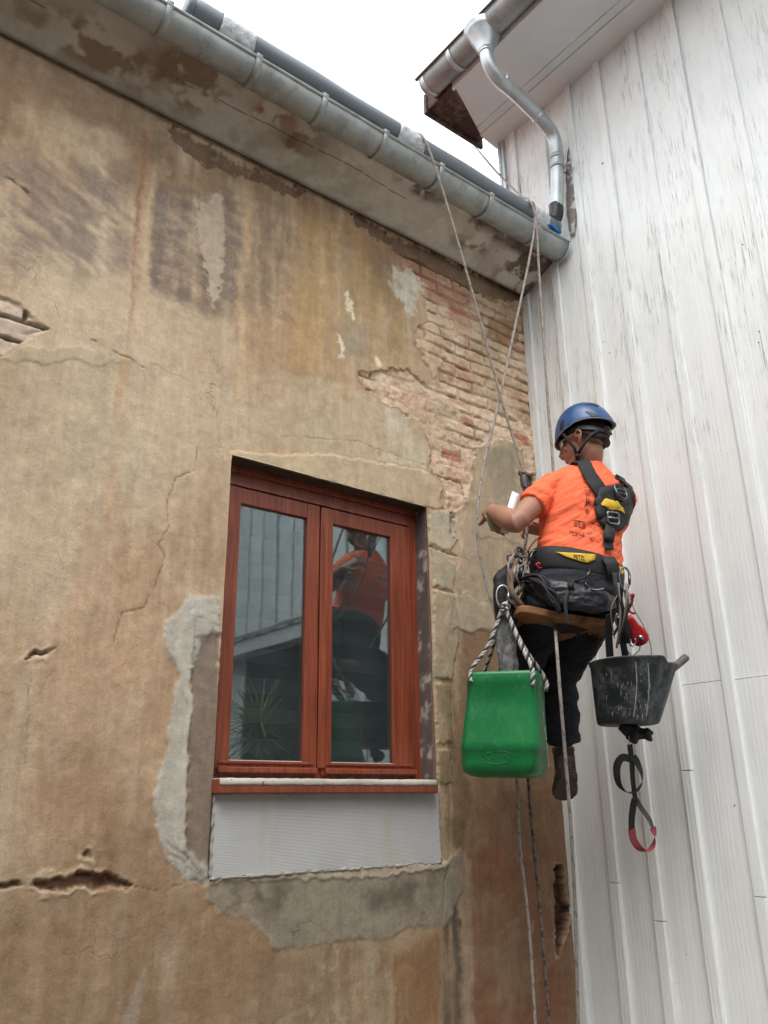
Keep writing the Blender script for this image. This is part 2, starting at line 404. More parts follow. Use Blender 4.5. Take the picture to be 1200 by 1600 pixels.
# ================================================================== THE PLASTERED HOUSE
house = thing('plastered_house', (-2, .2, 0), 'old house with peeling stained ochre plaster, bare brick patches and a red framed window', 'house')
def W(px, py): p = at(px, py, y=0); return (p.x, p.z)
OX0, OX1, OZ0, OZ1 = -1.930, -.843, 1.585, 2.888        # the window opening
REV = .10                                               # how deep the frame sits
XL, XS, ZT = -6.5, -3.25, 4.46
def axis_pts(a, b, st): return list(np.arange(a, b-1e-6, st))
gx = np.unique(np.round(np.array(axis_pts(XL, XS, .08)+axis_pts(XS, -1.45, .006)+axis_pts(-1.45, .017, .0045)+[.017, OX0, OX1]), 5))
gz = np.unique(np.round(np.array(axis_pts(0, .45, .05)+axis_pts(.45, ZT, .0055)+[ZT, OZ0, OZ1]), 5))
def clean(g, keep, mn=.002):
    out = [g[0]]
    for v in g[1:]:
        if v-out[-1] < mn:
            if any(abs(v-k) < 1e-4 for k in keep): out[-1] = v
        else: out.append(v)
    return np.array(out)
gx = clean(gx, [OX0, OX1, .017]); gz = clean(gz, [OZ0, OZ1, ZT])
X, Z = np.meshgrid(gx, gz, indexing='ij')
H = (fbm(X*1.2, Z*1.2, 1, 3)-.5)*.022 + (fbm(X*7, Z*7, 2, 4)-.5)*.007 + (fbm(X*19+Z*11, Z*19-X*11, 5, 4)-.5)*.0035
def rgb(r, g, b): return np.array(lin((r, g, b)))
# weathered plaster: several large-scale tones and vertical washes
n0 = fbm(X*.9+3, Z*.9, 7, 5)[..., None]; n1 = fbm(X*3.1, Z*2.4, 8, 5)[..., None]; n2 = fbm(X*16, Z*1.1, 9, 4)[..., None]; n3 = fbm(X*9, Z*9, 10, 5)[..., None]
A = rgb(176,148,118)*np.ones(X.shape+(1,))
A = A + (rgb(186,164,136)-A)*sstep(.45, .7, n0)
A = A + (rgb(160,128,96)-A)*sstep(.5, .72, n1)*.6
A = A + (rgb(190,172,146)-A)*sstep(.52, .75, n2)*.45
A = A*(.90+.2*n3)
jx = (fbm(X*9, Z*9, 20, 4)-.5); jz = (fbm(X*9, Z*9, 24, 4)-.5)
j2x = (fbm(X*45, Z*45, 28, 3)-.5); j2z = (fbm(X*45, Z*45, 31, 3)-.5)
def seg_d(P, xs, zs, closed):
    """distance to a polyline / signed distance to a polygon, inside negative"""
    n = len(P); d = np.full(xs.shape, 1e9); ins = np.zeros(xs.shape, bool)
    for i in range(n if closed else n-1):
        (ax_, az), (bx, bz) = P[i], P[(i+1) % n]
        vx, vz = bx-ax_, bz-az; L = vx*vx+vz*vz+1e-12
        t = np.clip(((xs-ax_)*vx+(zs-az)*vz)/L, 0, 1)
        d = np.minimum(d, np.hypot(xs-ax_-t*vx, zs-az-t*vz))
        if closed:
            c = ((az > zs) != (bz > zs)) & (xs < (bx-ax_)*(zs-az)/(bz-az+1e-12)+ax_); ins ^= c
    return np.where(ins, -d, d) if closed else d
def region(pts, jag=.05, fine=.015, closed=True, mar=.25):
    P = [W(*p) for p in pts]; xs = [p[0] for p in P]; zs = [p[1] for p in P]
    i0, i1 = np.searchsorted(gx, min(xs)-mar), np.searchsorted(gx, max(xs)+mar)
    k0, k1 = np.searchsorted(gz, min(zs)-mar), np.searchsorted(gz, max(zs)+mar)
    sl = (slice(i0, i1), slice(k0, k1))
    return sl, seg_d(P, X[sl]+jx[sl]*jag*2+j2x[sl]*fine*2, Z[sl]+jz[sl]*jag*2+j2z[sl]*fine*2, closed)
def paint(pts, col, feather=.02, k=1., jag=.05, fine=.015, tex=None, closed=True, w=0, dh=0, dhf=.006):
    """colour a region; dh raises (+) or sinks (-) it"""
    sl, d = region(pts, jag, fine, closed, .12+feather)
    if not closed: d = d-w
    m = sstep(feather, -feather, d)*k
    if tex is not None: m = m*tex(X[sl], Z[sl])
    A[sl] = A[sl]*(1-m[..., None]) + rgb(*col)*m[..., None]*(.94+.12*n3[sl])
    if dh: H[sl] += dh*sstep(dhf, -dhf, d)
    return sl, d
streak = lambda s, lo=.35, hi=.65, fx=20, fz=1.3: (lambda x, z: sstep(lo, hi, fbm(x*fx, z*fz, s, 5)))
cloud = lambda s, lo=.4, hi=.6, f=6: (lambda x, z: sstep(lo, hi, fbm(x*f, z*f, s, 5)))

# big stains and washes
paint([(-60,60),(0,75),(480,300),(640,400),(600,440),(450,360),(300,330),(150,290),(-60,260)], (128,98,72), .12, .75, tex=cloud(40, .3, .6, 3))
paint([(-60,230),(210,270),(215,430),(120,430),(-60,420)], (118,104,96), .10, .75, tex=lambda x, z: sstep(.3, .62, .5*fbm(x*4, z*5, 41, 5)+.5*fbm(x*14, z*34+x*14, 44, 4)))
paint([(232,270),(380,300),(380,490),(300,480),(232,450)], (112,98,90), .05, .9, jag=.05, tex=lambda x, z: sstep(.18, .66, .45*fbm(x*15, z*1.6, 42, 5)+.55*fbm(x*12, z*24, 43, 5)))
paint([(380,330),(480,340),(470,500),(385,480)], (126,108,90), .09, .75, tex=lambda x, z: sstep(.3, .62, .5*fbm(x*17, z*1.6, 142, 5)+.5*fbm(x*24, z*20, 143, 5)))
paint([(376,330),(390,330),(378,600),(370,640)], (194,160,118), .025, .7, tex=streak(44, .2, .5))
paint([(470,330),(560,360),(640,560),(600,580),(560,560),(500,600),(450,560)], (176,142,92), .10, .7, tex=streak(45, .2, .55, 12))
paint([(540,400),(610,430),(660,600),(600,600),(540,560)], (148,128,82), .08, .6, tex=streak(46, .3, .6, 14))
paint([(525,500),(585,505),(575,570),(530,560)], (150,142,128), .04, .5, tex=streak(47, .3, .6, 25))
paint([(232,255),(246,255),(238,420),(222,520),(216,540),(222,400)], (196,166,130), .02, .8, jag=.02, tex=streak(148, .15, .5, 30, 1))
paint([(224,205),(232,205),(216,400),(202,520),(194,600),(180,660),(190,560),(202,470),(214,340)], (158,112,74), .02, .7, jag=.012, tex=streak(48, .15, .55, 40, 1))
paint([(226,210),(229,210),(212,400),(204,500),(202,500),(210,380)], (112,78,54), .008, .6, jag=.008, tex=streak(149, .2, .6, 40, 2))
for x_ in (262,300,402,428,455,500,530): paint([(x_,300),(x_+5,300),(x_+2,520),(x_-3,520)], (184,160,122), .015, .45, jag=.03, tex=streak(150+x_, .3, .6, 30, 1))
for x_ in (330,350,412,440,480,515): paint([(x_,240),(x_+9,240),(x_+6,420),(x_-3,420)], (112,94,76), .03, .45, jag=.04, tex=streak(160+x_, .3, .6, 30, 1))
paint([(232,212),(300,232),(480,310),(470,345),(380,320),(300,290),(235,270)], (118,96,74), .06, .6, jag=.05, tex=streak(170, .25, .6, 16, 1.5))
paint([(188,560),(200,560),(180,720),(172,830),(168,830),(176,700)], (190,140,88), .02, .7, jag=.01)
paint([(308,300),(352,300),(350,380),(342,470),(332,480),(318,400),(306,350)], (176,160,138), .006, .85, jag=.03, fine=.03, tex=streak(49, .2, .5, 22, 3), dh=-.003)
paint([(322,262),(355,262),(360,290),(320,320),(300,300)], (140,118,88), .01, .7)
for q in ((541,455,545,485),(531,520,534,560),(548,470,552,500),(590,555,592,572)):
    paint([(q[0]-2,q[1]),(q[0]+4,q[1]),(q[2]+3,q[3]),(q[2]-2,q[3])], (214,204,180), .004, .8, jag=.012, fine=.02)
paint([(-40,500),(200,560),(320,590),(330,700),(240,900),(0,900),(-40,900)], (176,158,132), .15, .5, tex=cloud(50, .35, .6, 3))
paint([(-40,620),(60,640),(120,800),(60,960),(-40,900)], (184,160,132), .1, .5, tex=cloud(51, .4, .6, 5))
paint([(60,860),(250,850),(240,1180),(80,1160)], (186,148,116), .12, .45, tex=cloud(52, .4, .6, 4))
paint([(-60,1220),(260,1260),(330,1400),(700,1480),(690,1650),(-60,1650)], (138,104,74), .16, .6, tex=cloud(53, .25, .6, 3))
paint([(-60,1400),(330,1400),(430,1500),(430,1650),(-60,1650)], (146,116,86), .1, .5, tex=streak(54))
paint([(400,1490),(600,1470),(600,1650),(400,1650)], (128,110,84), .08, .55, tex=streak(55, .3, .6, 12))
paint([(560,1480),(640,1470),(650,1650),(570,1650)], (170,150,122), .05, .5, tex=streak(56))
paint([(598,1490),(700,1450),(705,1650),(620,1650)], (134,94,54), .05, .75, jag=.05, tex=streak(57, .25, .5, 14))
# lime-washed fields above and around the window
paint([(380,600),(470,585),(560,610),(660,655),(672,735),(560,720),(430,700),(320,700),(330,620)], (184,168,138), .03, .65, jag=.04, tex=cloud(58, .25, .55, 6))
paint([(600,640),(664,660),(668,735),(600,720)], (196,188,166), .01, .6, tex=cloud(59, .3, .6, 8))
paint([(325,690),(440,640),(440,700),(358,712),(350,980),(330,1200),(300,1100),(260,930),(300,800)], (172,146,118), .04, .45, tex=cloud(60, .3, .6, 8))
# lintel band, a slightly proud plaster edge over the window
paint([(358,706),(520,712),(672,738),(694,752),(697,790),(684,796),(358,716)], (186,166,136), .006, .8, jag=.012, fine=.010, dh=.006)
# lower right: brown damp field next to the corner
paint([(722,980),(900,980),(920,1650),(700,1650),(712,1300),(716,1100)], (134,104,78), .03, .85, jag=.03)
paint([(742,1260),(860,1250),(900,1650),(730,1650)], (132,82,56), .10, .75, tex=cloud(61, .25, .6, 5))
paint([(800,1240),(845,1240),(860,1650),(810,1650)], (122,88,62), .03, .5)
paint([(730,780),(850,780),(850,985),(715,985),(712,900)], (160,146,124), .02, .75, jag=.03, dh=.003)
paint([(735,700),(815,690),(826,760),(820,850),(738,840),(730,760)], (164,148,122), .015, .7, jag=.03, dh=.003)
paint([(760,705),(808,700),(806,770),(770,790)], (132,128,110), .04, .6)
paint([(700,925),(800,950),(850,950),(850,1010),(760,990),(700,985)], (168,156,134), .01, .6, dh=.003)
paint([(686,1060),(706,1060),(735,1250),(722,1330),(700,1330),(690,1230)], (112,92,62), .02, .8, jag=.03, tex=streak(62, .2, .55, 20, 4))
paint([(690,1370),(716,1370),(722,1650),(688,1650),(692,1500)], (82,74,66), .02, .85, jag=.02, tex=streak(63, .15, .5, 20, 2))
paint([(716,1330),(740,1350),(745,1650),(720,1650)], (176,160,134), .02, .5, tex=streak(64))

# exposed brickwork right of and above the window
BR = [(622,388),(700,430),(760,458),(824,490),(832,620),(840,760),(826,770),(820,705),(790,688),(762,690),(742,703),(737,745),(727,785),(706,805),(694,788),(688,752),(672,738),(668,680),(656,655),(600,632),(572,608),(566,584),(600,578),(645,576),(662,598),(684,600),(680,560),(655,545),(648,520),(668,498),(668,470),(650,430)]
sl, d = region(BR, .035, .02)
xs, zs = X[sl], Z[sl]
inb = sstep(.004, -.006, d)
wx = xs + (fbm(xs*9, zs*9, 70, 3)-.5)*.035; wz = zs + (fbm(xs*4, zs*6, 72, 4)-.5)*.026
RH, BL = .070, .235
row = np.floor(wz/RH); off = (row % 2)*.5; colm = np.floor(wx/BL+off)
u = (wx/BL+off)-colm; v = wz/RH-row
rj = _T[row.astype(int) % 256, (colm.astype(int)*7) % 256]; rj2 = _T[(row.astype(int)*5+3) % 256, colm.astype(int) % 256]
edge = np.minimum(np.minimum(u, 1-u)*BL, np.minimum(v, 1-v)*RH)
jw = .0015+.009*fbm(xs*14, zs*14, 75, 3)
joint = sstep(jw+.0045, jw-.001, edge)
rough = (fbm(xs*38, zs*38, 76, 5)-.5)
brel = sstep(.30, .5, fbm(xs*3.2+1, zs*3.2, 77, 3))       # some areas are smeared over with mortar
flat = sstep(.62, .48, fbm(xs*2.6+5, zs*2.6, 85, 3))
H[sl] += inb*(-.009 + (rj-.5)*.009*(.35+.65*brel) - joint*(.001+.013*brel)*(.15+.85*flat) + rough*.014 + (fbm(xs*9+4, zs*11, 79, 4)-.5)*.008)
bc = rgb(190,158,132)*np.ones(xs.shape+(1,)); t3 = fbm(xs*11, zs*16, 78, 5)[..., None]
bc = bc+(rgb(206,182,156)-bc)*sstep(.4, .6, t3); bc = bc+(rgb(176,132,104)-bc)*sstep(.56, .75, fbm(xs*5, zs*7, 80, 5))[..., None]*.7
bc = bc+(rgb(176,158,128)-bc)*sstep(.5, .7, fbm(xs*3, zs*3, 84, 4))[..., None]*.6
bc = bc*(.90+.20*rj2[..., None])*(1-.42*joint[..., None]*flat[..., None]*sstep(.35, .6, fbm(xs*8, zs*8, 81, 3))[..., None])
A[sl] = A[sl]*(1-inb[..., None])+bc*inb[..., None]
# ragged broken plaster lip
lip = np.exp(-((d-.006)/.008)**2)*sstep(.35, .6, fbm(xs*10, zs*10, 86, 3)); H[sl] += .003*lip; A[sl] = A[sl]*(1-.35*lip[..., None])+rgb(120,96,70)*.35*lip[..., None]
for bx in ([(705,472),(752,492),(752,502),(706,484)], [(692,700),(720,704),(722,722),(694,716)], [(802,672),(828,680),(828,692),(803,684)], [(722,650),(740,655),(740,662),(722,658)]):
    paint(bx, (158,84,62), .008, .7, jag=.015, fine=.015)
paint([(765,495),(812,500),(815,532),(795,540),(765,520)], (146,110,78), .012, .8, jag=.02)
paint([(624,395),(700,432),(760,470),(700,470),(660,450)], (160,112,86), .03, .7, tex=cloud(82, .3, .55, 9))
paint([(612,420),(640,415),(662,440),(650,500),(628,470),(606,445)], (200,196,184), .01, .8, jag=.04, fine=.03, tex=cloud(83, .25, .5, 10))
paint([(655,530),(690,520),(700,555),(678,590),(660,560)], (192,164,134), .006, .8, jag=.02, dh=.008)
# band of broken plaster under the eaves
for pts, c_, dh_ in (([(268,197),(300,212),(360,245),(480,298),(470,306),(380,275),(330,262),(290,238),(270,215)], (104,78,58), -.012),
                     ([(545,328),(640,378),(830,462),(830,480),(740,452),(640,402),(560,352)], (112,86,68), -.014)):
    paint(c_ and pts, c_, .012, .8, jag=.03, fine=.03, dh=dh_)
# cracks: dark polylines cut into the surface
def crack(pts, w=.0025, dep=.008, col=(62,46,34), jag=.015, k=.85):
    sl, d = region(pts, jag, .006, False, .1)
    k = k*.66; dep = dep*.6; g = sstep(w+.0030, w-.002, d)*sstep(.25, .42, fbm(X[sl]*11, Z[sl]*11, 97, 3)); H[sl] -= g*dep; A[sl] = A[sl]*(1-k*g[..., None])+rgb(*col)*k*g[..., None]
crack([(306,700),(304,735),(275,748),(262,790),(264,830),(245,850),(253,870),(245,915),(225,950),(190,958),(178,1000)], .0015, .006)
crack([(-20,268),(20,280),(44,300)], .004, .012); crack([(140,528),(200,560),(225,575)], .002)
crack([(200,520),(215,545),(213,560)], .0015, .004); crack([(-20,510),(40,520),(76,512)], .003)
crack([(240,570),(300,600),(340,640),(345,700)], .001, .004, k=.5)
crack([(520,560),(600,700),(672,738)], .0008, .003, k=.3); crack([(420,680),(560,690),(668,728)], .0012, .004, k=.6)
crack([(48,1050),(42,1120),(38,1200)], .001, .004, k=.6); crack([(205,1385),(262,1390),(300,1372),(326,1374)], .0008, .006)
crack([(-30,1386),(0,1384),(60,1374)], .007, .02, (56,36,26), k=1.2); crack([(684,1260),(700,1330),(690,1450)], .002, .006, k=.6)
crack([(672,740),(720,755),(730,790)], .003, .01); crack([(540,1380),(530,1430),(522,1445)], .001, .002, (220,210,190), k=.6)
crack([(60,1090),(75,1062),(90,1040)], .001, .003, k=.4); crack([(700,860),(735,880)], .0015, .004, k=.5)
for i in range(46):                                       # fine crazing
    a, b = random.uniform(0, 880), random.uniform(560, 1600); s_ = random.uniform(-.6, .6)
    L_ = random.uniform(12, 46); P_ = [(a, b)]
    for q in range(3): P_.append((P_[-1][0]+L_*(s_+random.uniform(-.5, .5)), P_[-1][1]+L_*random.uniform(.1, .7)))
    crack(P_, .0004, .002, (92,72,54), .02, .4)
# holes
def hole(pts, dep, col=(66,44,34), jag=.012, lipc=(196,176,150)):
    sl, d = region(pts, jag, .02); d = d+(fbm(X[sl]*50, Z[sl]*50, 92, 3)-.5)*.006
    g = sstep(.004, -.012, d); H[sl] -= g*dep*(.45+1.1*fbm(X[sl]*16, Z[sl]*36, 90, 4)**1.3); A[sl] = A[sl]*(1-.9*g[..., None])+rgb(*col)*.9*g[..., None]*(.7+.6*n3[sl])
    e = np.exp(-((d-.008)/.006)**2)*sstep(.4, .6, fbm(X[sl]*12, Z[sl]*12, 91, 3)); A[sl] = A[sl]*(1-.6*e[..., None])+rgb(*lipc)*.6*e[..., None]; H[sl] += e*.004
hole([(45,1378),(60,1370),(110,1366),(140,1364),(180,1368),(203,1378),(200,1386),(140,1390),(80,1392),(58,1388)], .030, (118,84,66))
hole([(38,1031),(50,1020),(80,1010),(83,1014),(68,1026),(40,1034)], .02, (112,86,64), .004)
hole([(126,1334),(136,1331),(143,1337),(140,1345),(130,1344)], .015, (84,64,50), .02)
hole([(868,1350),(880,1352),(884,1400),(896,1425),(880,1480),(872,1495),(868,1440)], .05, (70,46,36), .01)
hole([(812,735),(838,738),(838,765),(825,790),(818,770)], .035, (92,68,54), .02)
hole([(700,795),(712,800),(708,840),(700,835)], .015, (104,92,78), .02)
# the patch of brick showing at the left edge
sl, d = region([(-60,440),(0,462),(30,472),(50,490),(76,512),(50,525),(20,540),(0,556),(-60,560)], .012, .012)
g = sstep(.004, -.006, d); xs, zs = X[sl], Z[sl]
row = np.floor((zs+.02)/.085); uu = (xs/.2+(row % 2)*.5) % 1; e = np.minimum(np.minimum(uu, 1-uu)*.2, np.minimum(((zs+.02)/.085) % 1, 1-((zs+.02)/.085) % 1)*.085)
e = e+(fbm(xs*26, zs*26, 94, 3)-.5)*.010; jt = sstep(.010, .003, e); H[sl] += g*(-.008-jt*.018+(fbm(xs*24, zs*24, 95, 4)-.5)*.014)
cc = rgb(182,162,144)*(1-.66*jt[..., None])*(.8+.5*fbm(xs*14, zs*14, 96, 4)[..., None]); A[sl] = A[sl]*(1-g[..., None])+cc*g[..., None]
paint([(0,556),(50,530),(130,535),(200,570),(120,560),(30,560)], (176,158,134), .01, .7, dh=.003)
# grey cement repairs left of the window
paint([(300,1000),(345,985),(342,1200),(330,1375),(292,1372),(296,1250),(300,1100)], (124,110,98), .01, .9, jag=.02, fine=.02, dh=-.004)
cem = [(345,934),(312,934),(298,930),(275,960),(258,972),(262,1010),(276,1040),(286,1055),(272,1080),(264,1130),(256,1180),(242,1240),(244,1300),(262,1345),(292,1372),(326,1372),(330,1352),(290,1330),(292,1250),(297,1160),(300,1060),(312,1000),(345,985)]
paint(cem, (176,172,162), .006, .92, jag=.020, fine=.012, dh=.004, dhf=.010, tex=lambda x, z: .75+.25*sstep(.3, .5, fbm(x*14, z*14, 99, 4)))
sl, d = region([(300,960),(296,1100),(290,1200),(288,1330)], .006, .004, False, .1); H[sl] += .006*sstep(.014, 0, d)
for q in (((262,1335),(326,1372)), ((258,1318),(318,1362)), ((300,950),(344,962)), ((305,968),(345,978)), ((284,1080),(292,1110))):
    crack(list(q), .0015, .006, (118,112,104), .015, .6)
# render below the insulation board, with a raised broken edge
low = [(326,1374),(420,1372),(560,1368),(690,1352),(718,1330),(722,1400),(700,1446),(640,1452),(590,1466),(520,1472),(430,1484),(424,1462),(395,1440),(372,1432),(340,1422),(322,1395)]
sl, d = paint(low, (138,130,114), .006, .85, jag=.022, fine=.012, dh=.004, dhf=.01)
paint([(350,1390),(470,1385),(470,1440),(400,1430)], (98,90,78), .04, .75, tex=cloud(100, .35, .55, 9))
paint([(560,1380),(690,1370),(690,1430),(600,1450)], (96,88,76), .04, .75, tex=cloud(101, .35, .6, 8))
e = np.exp(-((d+.004)/.006)**2)*sstep(.4, .55, fbm(X[sl]*7, Z[sl]*7, 98, 3)); A[sl] = A[sl]*(1-.6*e[..., None])+rgb(176,164,142)*.6*e[..., None]
paint([(330,1378),(400,1376),(440,1410),(380,1432),(345,1412)], (160,146,124), .01, .6, jag=.03, tex=cloud(102, .4, .55, 12))
paint([(326,1366),(700,1346),(702,1356),(560,1372),(326,1378)], (170,158,138), .006, .8, jag=.01, dh=.006)
paint([(190,1600),(205,1560),(228,1510),(232,1512),(222,1560),(206,1620)], (168,154,136), .01, .7, jag=.01)
# quoin stones of the right jamb
for q, c_ in (([(671,797),(706,800),(712,842),(702,862),(673,850)], (168,162,144)), ([(673,856),(700,866),(712,890),(706,924),(676,915)], (162,154,132)),
              ([(676,922),(710,930),(716,1000),(706,1060),(679,1060)], (158,146,122)), ([(680,1068),(704,1070),(706,1160),(682,1160)], (140,122,92)), ([(683,1170),(702,1170),(706,1225),(684,1225)], (132,112,84))):
    paint(q, c_, .006, .85, jag=.012, fine=.014, dh=.007, tex=lambda x, z: .6+.4*sstep(.35, .6, fbm(x*12, z*12, 103, 4)))
crack([(672,853),(690,862),(712,868)], .003, .014, (70,60,50)); crack([(674,918),(708,928)], .002, .006)
# shallow bed for the insulation board
bx0, bx1, bz0, bz1 = -1.925, -.832, 1.255, 1.545
m = (X > bx0) & (X < bx1) & (Z > bz0) & (Z < OZ0+.001); H[m] = -.03
lum = A.mean(-1, keepdims=True); A = lum+(A-lum)*.85
Xr, Zr = X*.83+Z*.56, Z*.83-X*.56
g1 = vn(Xr*140, Zr*125, 301)[..., None]; g2 = fbm(X*26+Z*1.7+(fbm(X*5, Z*5, 310, 3)-.5)*3, Z*3.1, 302, 4)[..., None]; g3 = fbm(Xr*19, Zr*23, 303, 5)[..., None]
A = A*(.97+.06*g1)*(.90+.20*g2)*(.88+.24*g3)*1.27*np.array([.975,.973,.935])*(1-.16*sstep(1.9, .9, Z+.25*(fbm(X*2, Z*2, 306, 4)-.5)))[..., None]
pf = (fbm(X*30, Z*24, 304, 4) > .70)[..., None]*sstep(.5, .7, fbm(X*2.5, Z*2.5, 305, 3))[..., None]; A = A+(rgb(205,192,168)-A)*pf*.2
A = np.clip(A, .01, .85)

nx, nz = X.shape
co = np.stack([X, -H, Z], -1).reshape(-1, 3)
ii = np.arange(nx*nz).reshape(nx, nz)
q = np.stack([ii[:-1, :-1], ii[1:, :-1], ii[1:, 1:], ii[:-1, 1:]], -1).reshape(-1, 4)
cx = ((gx[:-1]+gx[1:])/2)[:, None]*np.ones(nz-1); cz = np.ones(nx-1)[:, None]*((gz[:-1]+gz[1:])/2)
keep = ~((cx > OX0) & (cx < OX1) & (cz > OZ0) & (cz < OZ1)).ravel(); q = q[keep]
# reveals: the hole's rim pushed back to the frame
i0, i1 = [int(np.argmin(abs(gx-v))) for v in (OX0, OX1)]; k0, k1 = [int(np.argmin(abs(gz-v))) for v in (OZ0, OZ1)]
loop = [ii[i, k1] for i in range(i0, i1+1)] + [ii[i1, k] for k in range(k1-1, k0-1, -1)] + [ii[i, k0] for i in range(i1-1, i0-1, -1)] + [ii[i0, k] for k in range(k0+1, k1)]
NB = 8; base = len(co); ex = []; exA = []; faces2 = []; L = len(loop)
Af = A.reshape(-1, 3)
for b in range(1, NB+1):
    t_ = b/NB
    for a, vi in enumerate(loop):
        p = co[vi].copy(); y0 = p[1]; p[1] = y0+(REV+.03-y0)*t_
        r_ = (fbm(np.array([p[0]*14+b]), np.array([p[2]*14+b*.7]), 110, 3)[0]-.5)*.008*min(1, 2*t_)
        if a > (i1-i0) and a < (i1-i0)+(k1-k0): p[0] += r_
        elif a <= (i1-i0): p[2] += r_
        ex.append(p)
        if a <= (i1-i0): c_ = rgb(84,68,54)*(.7+.7*vn(np.array([p[0]*9.]), np.array([b*1.3]), 3)[0])      # old timber lintel
        else:                                                    # jamb with flaking grey-mauve paint
            f_ = fbm(np.array([p[1]*30]), np.array([p[2]*13]), 111, 4)[0]
            c_ = rgb(98,86,84)*(.8+.5*f_)+(rgb(166,156,146)-rgb(98,86,84))*float(sstep(.60, .72, f_))
            if t_ > .85: c_ = rgb(190,188,180)                   # white sealant beside the frame
        exA.append(c_)
for b in range(NB):
    for a in range(L):
        lo = (loop[a], loop[(a+1) % L]) if b == 0 else (base+(b-1)*L+a, base+(b-1)*L+(a+1) % L)
        hi = (base+b*L+a, base+b*L+(a+1) % L)
        faces2.append((lo[0], lo[1], hi[1], hi[0]))
co = np.vstack([co, np.array(ex)]); Aall = np.vstack([Af, np.array(exA)]); q = np.vstack([q, np.array(faces2)])
me = bpy.data.meshes.new('wall'); me.vertices.add(len(co)); me.vertices.foreach_set('co', co.ravel())
me.loops.add(q.size); me.loops.foreach_set('vertex_index', q.ravel()); me.polygons.add(len(q))
me.polygons.foreach_set('loop_start', np.arange(0, q.size, 4)); me.polygons.foreach_set('loop_total', np.full(len(q), 4))
me.polygons.foreach_set('use_smooth', np.ones(len(q), bool)); me.update(); me.validate()
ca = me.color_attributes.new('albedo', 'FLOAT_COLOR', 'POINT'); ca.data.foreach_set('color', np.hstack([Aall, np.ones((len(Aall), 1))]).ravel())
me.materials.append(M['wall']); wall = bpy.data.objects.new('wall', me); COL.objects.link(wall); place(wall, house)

# eaves board: sloping plastered soffit from the wall head out to the gutter
def eaves():
    nu, nv = 700, 60; us = np.linspace(-6.5, -.004, nu); vs = np.linspace(0, 1, nv); U_, V_ = np.meshgrid(us, vs, indexing='ij')
    y = -.018-.262*V_; z = 4.440+.125*V_
    rel = (fbm(U_*2, V_*.6, 120, 4)-.5)*.012+(fbm(U_*16, V_*5, 121, 4)-.5)*.004
    z = z+rel*.9; y = y-rel*.4
    n_ = fbm(U_*1.6, V_*.8, 122, 5)[..., None]; n2_ = fbm(U_*8, V_*2.6, 123, 5)[..., None]
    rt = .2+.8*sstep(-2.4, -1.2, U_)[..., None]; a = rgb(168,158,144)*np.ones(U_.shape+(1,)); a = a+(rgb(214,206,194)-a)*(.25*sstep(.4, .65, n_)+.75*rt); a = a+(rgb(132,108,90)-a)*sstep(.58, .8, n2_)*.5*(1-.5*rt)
    px = lambda a_, b_: at(a_, b_, y=-.15).x
    def spot(x0, w, v0, h, c, k=.8, s=130):
        nonlocal a
        m = np.exp(-((U_-x0)/w)**2-((V_-v0)/h)**2)*2.2*sstep(.40, .6, fbm(U_*11, V_*3.5, s, 5)); m = np.clip(m, 0, 1)[..., None]*k
        a = a*(1-m)+rgb(*c)*m
    spot(px(420, 180), .10, .75, .25, (138,70,44)); spot(px(465, 205), .12, .7, .3, (112,76,58), s=131); spot(px(160, 90), .22, .45, .3, (128,100,74), s=132)
    spot(px(290, 100), .15, .7, .4, (120,90,66), s=133); spot(px(640, 285), .16, .92, .14, (70,46,36), .9, s=134); spot(px(570, 300), .22, .5, .35, (196,192,180), .8, s=135)
    spot(px(735, 345), .13, .6, .3, (96,74,60), .7, s=136); spot(-.12, .16, .45, .9, (84,64,54), .9, s=137); spot(-.35, .3, .95, .18, (78,58,48), .9, s=138)
    spot(px(700, 340), .4, .5, .4, (186,176,160), .5, s=139); spot(px(500, 250), .3, .5, .5, (160,150,134), .5, s=140)
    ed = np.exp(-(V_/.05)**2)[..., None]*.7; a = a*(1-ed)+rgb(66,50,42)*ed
    cr = np.abs(V_-.62-.05*np.sin(U_*3)-.05*(fbm(U_*6, V_*0, 141, 3)-.5)) < .008
    cr &= fbm(U_*3, V_*0, 142, 3) > .5; a[cr] = a[cr]*.4; z[cr] += .003
    bm = bmesh.new(); me = bpy.data.meshes.new('soffit')
    c1 = np.stack([U_, y, z], -1).reshape(-1, 3); c2 = np.stack([U_, y+.012, z+.05], -1).reshape(-1, 3)
    idx = np.arange(nu*nv).reshape(nu, nv); N = nu*nv
    f = np.stack([idx[:-1, :-1], idx[1:, :-1], idx[1:, 1:], idx[:-1, 1:]], -1).reshape(-1, 4)
    f2 = f[:, ::-1]+N; sides = []
    for e_ in (idx[:, 0], idx[:, -1][::-1]): sides.append(np.stack([e_[1:], e_[:-1], e_[:-1]+N, e_[1:]+N], -1))
    for e_ in (idx[0, ::-1], idx[-1, :]): sides.append(np.stack([e_[1:], e_[:-1], e_[:-1]+N, e_[1:]+N], -1))
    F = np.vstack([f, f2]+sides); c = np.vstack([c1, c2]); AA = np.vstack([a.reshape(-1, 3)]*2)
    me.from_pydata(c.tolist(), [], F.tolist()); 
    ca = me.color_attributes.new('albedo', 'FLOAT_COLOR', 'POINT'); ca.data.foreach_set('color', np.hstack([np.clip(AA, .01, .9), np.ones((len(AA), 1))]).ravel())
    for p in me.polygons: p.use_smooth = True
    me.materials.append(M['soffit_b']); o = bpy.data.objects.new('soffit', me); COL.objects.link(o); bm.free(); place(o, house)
eaves()
